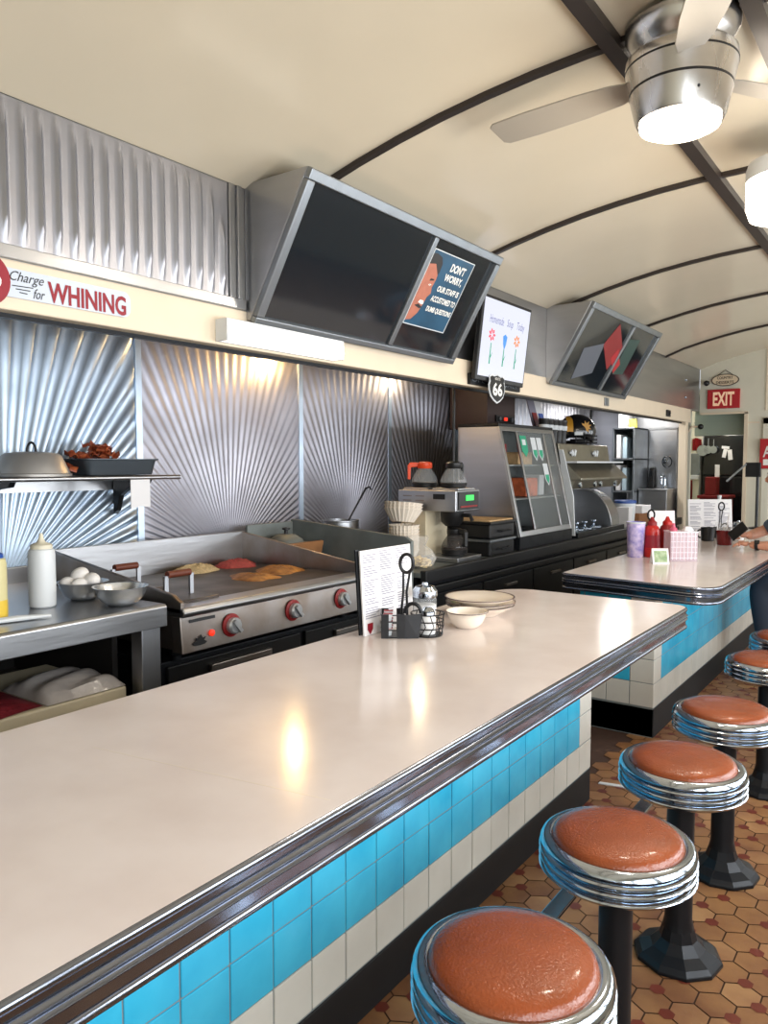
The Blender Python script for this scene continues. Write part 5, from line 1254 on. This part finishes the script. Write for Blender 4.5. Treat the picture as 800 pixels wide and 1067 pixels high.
t = thing('red_stool_box', (-2.4, 10.9, 0), 'red serving bin stack in front of the black refrigerator', 'bin')
b = MB(); b.box(-2.56, 10.75, .02, -2.2, 11.1, 1.12); b.build('bin_body', M_redd, t, bevel=.02); b = MB(); b.box(-2.58, 10.73, 1.12, -2.18, 11.12, 1.16); b.build('bin_lid', M_redd, t, bevel=.01)
b = MB(); b.box(-2.5, 10.80, 1.161, -2.36, 11.0, 1.4); single(b, 'red_carton', M_redd, 'upright dark red carton on the red bin beyond the doorway', 'carton', bevel=.01)

# ================================================================== CUSTOMER leaning on the farther counter
def skin_body(name, verts, edges, radii, m, parent, sub=2, root=0, flat=None):
    me = bpy.data.meshes.new(name); me.from_pydata([tuple(v) for v in verts], edges, []); o = bpy.data.objects.new(name, me); COL.objects.link(o)
    sk = o.modifiers.new('skin', 'SKIN'); 
    lay = me.skin_vertices[0].data if me.skin_vertices else None
    if lay is None:
        bm = bmesh.new(); bm.from_mesh(me); bm.verts.layers.skin.verify(); bm.to_mesh(me); bm.free(); lay = me.skin_vertices[0].data
    for i, r in enumerate(radii):
        lay[i].radius = (r, r) if not isinstance(r, tuple) else r; lay[i].use_root = (i == root)
    sk.use_smooth_shade = True; sk.branch_smoothing = .5
    s = o.modifiers.new('sub', 'SUBSURF'); s.levels = sub; s.render_levels = sub
    dg = bpy.context.evaluated_depsgraph_get(); dg.update()
    me2 = bpy.data.meshes.new_from_object(o.evaluated_get(dg)); bpy.data.objects.remove(o)
    me2.materials.clear(); me2.materials.append(m)
    for p in me2.polygons: p.use_smooth = True
    me2.name = name; ob = bpy.data.objects.new(name, me2); COL.objects.link(ob); 
    if parent is not None:
        off = Vector(parent.location)
        for v in me2.vertices: v.co -= off
        ob.parent = parent
    return ob
def join(objs, name):
    """merge evaluated pieces of one body into one mesh"""
    bm = bmesh.new(); mats = []
    for o in objs:
        base = len(bm.faces); bm.from_mesh(o.data); bm.faces.ensure_lookup_table()
        mi = []
        for mm in o.data.materials:
            if mm not in mats: mats.append(mm)
            mi.append(mats.index(mm))
        for f in bm.faces[base:]: f.material_index = mi[f.material_index] if mi else 0
    me = bpy.data.meshes.new(name); bm.to_mesh(me); bm.free()
    for mm in mats: me.materials.append(mm)
    ob = objs[0]; par = ob.parent
    for o in objs: bpy.data.objects.remove(o)
    ob = bpy.data.objects.new(name, me); COL.objects.link(ob); ob.parent = par
    return ob
PX, PY = -.60, 6.22
# stool under the customer
dup(S0, (-.62, PY, 0), .3, 'orange stool under the seated customer')
pt = thing('person', (PX, PY, .66), 'customer in a blue shirt leaning on the farther counter, wearing a wristwatch', 'person')
V = [(-.60,PY,.81), (-.65,PY,.96), (-.71,PY,1.13), (-.77,PY,1.27), (-.81,PY,1.35), (-.84,PY,1.41)]
body = [*V,
  (-.77,PY-.19,1.26), (-.80,PY-.24,1.11), (-.83,PY-.21,1.005), (-.93,PY-.185,.992), (-1.03,PY-.17,.99), (-1.09,PY-.15,.992),      # left arm 6..11
  (-.78,PY+.20,1.26), (-.92,PY+.33,1.15), (-1.07,PY+.33,1.06), (-1.13,PY+.20,1.035), (-1.135,PY+.09,1.035), (-1.12,PY+.02,1.05),       # right arm 12..17
  (-.66,PY-.12,.78), (-.92,PY-.13,.76), (-1.02,PY-.14,.70), (-.98,PY-.14,.40), (-.93,PY-.14,.13), (-1.05,PY-.15,.10),              # left leg 18..23
  (-.66,PY+.12,.78), (-.92,PY+.13,.76), (-1.02,PY+.14,.70), (-.98,PY+.14,.40), (-.93,PY+.14,.13), (-1.05,PY+.15,.10)]
E_ = [(0,1),(1,2),(2,3),(3,4),(4,5),(3,6),(6,7),(7,8),(8,9),(9,10),(10,11),(3,12),(12,13),(13,14),(14,15),(15,16),(16,17),(0,18),(18,19),(19,20),(20,21),(21,22),(22,23),(0,24),(24,25),(25,26),(26,27),(27,28),(28,29)]
Rr = [(.15,.13),(.15,.13),(.17,.13),(.15,.11),(.07,.07),(.064,.064), .062,.052,.044,.042,.030,.034, .062,.052,.044,.04,.030,.032, .09,.082,.065,.052,.04,.035, .09,.082,.065,.052,.04,.035]
bd_ = skin_body('body', body, E_, Rr, M_skin, pt)
# head with face
hd_c = Vector((-.905, PY, 1.485)); hb_ = MB(); vs = []; fs = []; n = 28; k = 20
for j in range(k+1):
    th = PI*j/k
    for i in range(n):
        a = 2*PI*i/n
        p = Vector((math.sin(th)*math.cos(a)*.098, math.sin(th)*math.sin(a)*.076, math.cos(th)*.122))
        if p.z < -.02: p.x = p.x*(1-.18*(-p.z/.12)) - .012*(-p.z/.12); p.y *= 1-.28*(-p.z/.12)
        f = max(0, -p.x/.098)
        if f > .75:
            g = (f-.75)/.25; p.x -= .026*g*math.exp(-((p.z+.012)/.022)**2)*math.exp(-(p.y/.016)**2)   # nose
            p.x += .010*g*math.exp(-((p.z-.012)/.014)**2)*math.exp(-((abs(p.y)-.03)/.016)**2)          # eye sockets
            p.x -= .006*g*math.exp(-((p.z+.055)/.010)**2)*math.exp(-(p.y/.028)**2)                      # mouth
        vs.append(hd_c + Matrix.Rotation(-.15, 3, 'Y') @ p)
for j in range(k):
    for i in range(n): q = (i+1) % n; fs.append((j*n+i, (j+1)*n+i, (j+1)*n+q, j*n+q))
hb_.add(vs, fs, 0, True)
for s in (-1, 1): hb_.ball(hd_c+Vector((.012, s*.077, -.005)), .03, 12, sc=(.6, .3, 1))
head = hb_.build('head', M_skin, pt)
# left hand on the counter, right hand holding a phone: five fingers each
def hand(wrist, fwd, side, upv, curl, name):
    fwd = Vector(fwd).normalized(); side = Vector(side).normalized(); upv = Vector(upv).normalized(); w = Vector(wrist)
    parts = []
    pv = [w, w+fwd*.035, w+fwd*.075, w+fwd*.075+side*.022, w+fwd*.075-side*.022]
    parts.append(skin_body(name, pv, [(0,1),(1,2),(1,3),(1,4)], [(.026,.022),(.034,.02),(.03,.016),(.02,.015),(.02,.015)], M_skin, pt))
    for i, (o, L) in enumerate(((.032, .058), (.011, .068), (-.011, .064), (-.032, .05))):
        b0 = w+fwd*.07+side*o; pts = [b0]
        ang = .1
        for q in range(3):
            ang += curl*(.5+.25*q); pts.append(pts[-1]+(fwd*math.cos(ang)-upv*math.sin(ang))*L*(.45, .32, .23)[q])
        parts.append(skin_body(name, pts, [(0,1),(1,2),(2,3)], [.0105, .0095, .0085, .007], M_skin, pt, sub=1))
    pts = [w+fwd*.02+side*.026, w+fwd*.045+side*.05-upv*.006, w+fwd*.072+side*.055-upv*.012, w+fwd*.092+side*.045-upv*.016]
    parts.append(skin_body(name, pts, [(0,1),(1,2),(2,3)], [.015, .012, .0105, .008], M_skin, pt, sub=1))
    return parts
lh = hand((-1.085,PY-.15,.992), (-1,.25,.05), (.2,1,.15), (0,-.1,1), .45, 'body')
rh = hand((-1.115,PY+.02,1.05), (-1,-.35,0), (-.1,-.35,1), (.2,-1,.1), .5, 'body')
bd_ = join([bd_, head] + lh + rh, 'body')
# clothing: trousers, pale shirt, vest
def shell(name, idx, grow, m, capz=None):
    ids = {v: i for i, v in enumerate(idx)}
    return skin_body(name, [body[i] for i in idx], [(ids[a], ids[b]) for a, b in E_ if a in ids and b in ids], [tuple(r+grow for r in Rr[i]) if isinstance(Rr[i], tuple) else Rr[i]+grow for i in idx], m, pt)
tv = [(-.60,PY,.80), (-.63,PY,.93)] + [body[i] for i in (18,19,20,21,22,24,25,26,27,28)]
skin_body('trousers', tv, [(0,1),(0,2),(2,3),(3,4),(4,5),(5,6),(0,7),(7,8),(8,9),(9,10),(10,11)], [(.185,.165),(.175,.165),.112,.10,.082,.068,.055,.112,.10,.082,.068,.055], M_jeans, pt)
sv = [(-.612,PY,.84), (-.65,PY,.98), (-.71,PY,1.13), (-.76,PY,1.25), (-.80,PY,1.315)] + [body[i] for i in (6,7,12,13,14)]
skin_body('shirt', sv, [(0,1),(1,2),(2,3),(3,4),(3,5),(5,6),(3,7),(7,8),(8,9)], [(.178,.168),(.175,.16),(.19,.155),(.175,.135),(.09,.085),.088,.074,.088,.078,.066], M_denim, pt)
b = MB(); b.tube([Vector((-.818, PY, 1.352))+Vector((.064*math.cos(a), .066*math.sin(a), .022*math.cos(a))) for a in [2*PI*i/20 for i in range(20)]], .015, 10, closed=True); b.build('collar', M_paperw, pt)
for s in (-1, 1):
    b = MB(); b.tube([(-.93, PY+s*.145, .105), (-1.0, PY+s*.15, .07), (-1.09, PY+s*.155, .055), (-1.14, PY+s*.155, .05)], [.045, .05, .048, .035], 12); b.box(-1.16, PY+s*.15-.045, .015, -.89, PY+s*.15+.045, .035); b.build('shoe', M_blackp, pt)
# hair, eyes
b = MB(); vs = []; fs = []; n = 28; k = 9
for j in range(k+1):
    th = PI*.52*j/k
    for i in range(n):
        a = 2*PI*i/n; cut = 1.0 if math.cos(a) > -.45 else .62
        t_ = th*cut; p = Vector((math.sin(t_)*math.cos(a)*.104, math.sin(t_)*math.sin(a)*.082, math.cos(t_)*.128)); vs.append(hd_c+Matrix.Rotation(-.15, 3, 'Y') @ p)
for j in range(k):
    for i in range(n): q = (i+1) % n; fs.append((j*n+i, (j+1)*n+i, (j+1)*n+q, j*n+q))
b.add(vs, fs, 0, True); b.build('hair', M_hair, pt)
RY = Matrix.Rotation(-.15, 3, 'Y')
for s in (-1, 1):
    c = hd_c + RY @ Vector((-.080, s*.03, .012)); b = MB(); b.ball(c, .0115, 12); e_ = b.build('eye', M_eye, pt)
    b = MB(); b.ball(c+Vector((-.008, 0, -.001)), .0052, 10); b.build('iris', M_hairp, e_)
    b = MB(); b.tube([hd_c + RY @ Vector((-.088, s*.016, .034)), hd_c + RY @ Vector((-.090, s*.032, .038)), hd_c + RY @ Vector((-.078, s*.046, .032))], .004, 6); b.build('eyebrow', M_hair, pt)
b = MB(); b.tube([hd_c + RY @ Vector((-.086, -.022, -.056)), hd_c + RY @ Vector((-.096, 0, -.055)), hd_c + RY @ Vector((-.086, .022, -.056))], .0045, 8); b.build('lips', M_lip, pt)
t = thing('wristwatch', (-1.03, PY-.17, .99), 'dark wristwatch on the customer left wrist', 'watch')
wd = (Vector(body[10])-Vector(body[9])).normalized(); q = wd.rotation_difference(Vector((0,0,1))).inverted().to_matrix()
b = MB(); b.lathe([(.034, -.012), (.036, -.010), (.036, .010), (.034, .012)], body[10], 24, M=q, cap0=False, cap1=False); b.build('strap', M_blackp, t)
b = MB(); b.cbox(Vector(body[10])+Vector((0, -.026, .026)), (.034, .03, .012), M=Matrix.Rotation(.78, 3, 'X')); b.build('watch_face', M_helmet, t, bevel=.003)
t = thing('mobile_phone', (-1.2, PY-.01, 1.06), 'dark mobile phone held in the customer right hand', 'phone')
M_ = Matrix.Rotation(-.35, 3, 'Z') @ Matrix.Rotation(-.7, 3, 'Y')
b = MB(); b.cbox((-1.19, PY-.03, 1.075), (.15, .012, .075), M=M_); b.build('case', M_blackp, t, bevel=.004); b = MB(); b.cbox(Vector((-1.19, PY-.03, 1.075))+M_ @ Vector((0, .0065, 0)), (.135, .001, .066), M=M_); b.build('screen', M_glassd, t)
# ================================================================== LIGHT and CAMERA
def area(name, loc, rot, sx, sy, power, col=(1,1,1)):
    l = bpy.data.lights.new(name, 'AREA'); l.shape = 'RECTANGLE'; l.size = sx; l.size_y = sy; l.energy = power; l.color = col
    o = bpy.data.objects.new(name, l); COL.objects.link(o); o.location = loc; o.rotation_euler = rot; return o
for i, (a, b) in enumerate(WIN):
    area('window_daylight', (XR+.09, (a+b)/2, 1.55), (0, PI/2, 0), 1.14, 1.14, 36 if i < 4 else 24, (.93, .97, 1))
def point(name, loc, power, r, col):
    l = bpy.data.lights.new(name, 'POINT'); l.energy = power; l.shadow_soft_size = r; l.color = col
    o = bpy.data.objects.new(name, l); COL.objects.link(o); o.location = loc
point('fan_lamp_light', (XC, 2.65, 2.60), 14, .08, (1, .88, .72))
point('ceiling_lamp_light', (-.56, 3.8, 2.56), 14, .1, (1, .9, .76))
point('hood_lamp_light', (-3.46, 3.78, 2.25), 13, .03, (1, .62, .25))
point('pantry_added_fill', (-2.4, 10.9, 2.3), 16, .1, (1, .96, .9))  # added fill to brighten the room beyond the doorway; no lamp is known there
w = bpy.data.worlds.new('world'); SC.world = w; w.use_nodes = True
bg = w.node_tree.nodes['Background']; bg.inputs[0].default_value = (.86, .92, 1, 1); bg.inputs[1].default_value = 1.0
cam = bpy.data.cameras.new('camera'); co = bpy.data.objects.new('camera', cam); COL.objects.link(co)
cam.sensor_fit = 'HORIZONTAL'; cam.sensor_width = 36; cam.lens = 36*800/800; cam.clip_start = .05
co.location = (0, 0, 1.58)
co.rotation_euler = (PI/2-math.radians(3.612), 0, math.radians(35.7))
SC.camera = co
SC.view_settings.view_transform = 'Standard'; SC.view_settings.look = 'None'; SC.view_settings.gamma = 1; SC.view_settings.use_curve_mapping = False
SC.view_settings.exposure = 0.16
SC.cycles.use_denoising = True; SC.cycles.max_bounces = 10; SC.cycles.diffuse_bounces = 5; SC.cycles.sample_clamp_indirect = 6; SC.cycles.caustics_reflective = False; SC.cycles.caustics_refractive = False

point('hood_lamp_light', (-3.42, 5.25, 2.25), 5, .03, (1, .78, .5))

area('recess_lamp_light', (-2.95, 8.7, 2.27), (0, 0, 0), .1, .75, 14, (1, .98, .95))
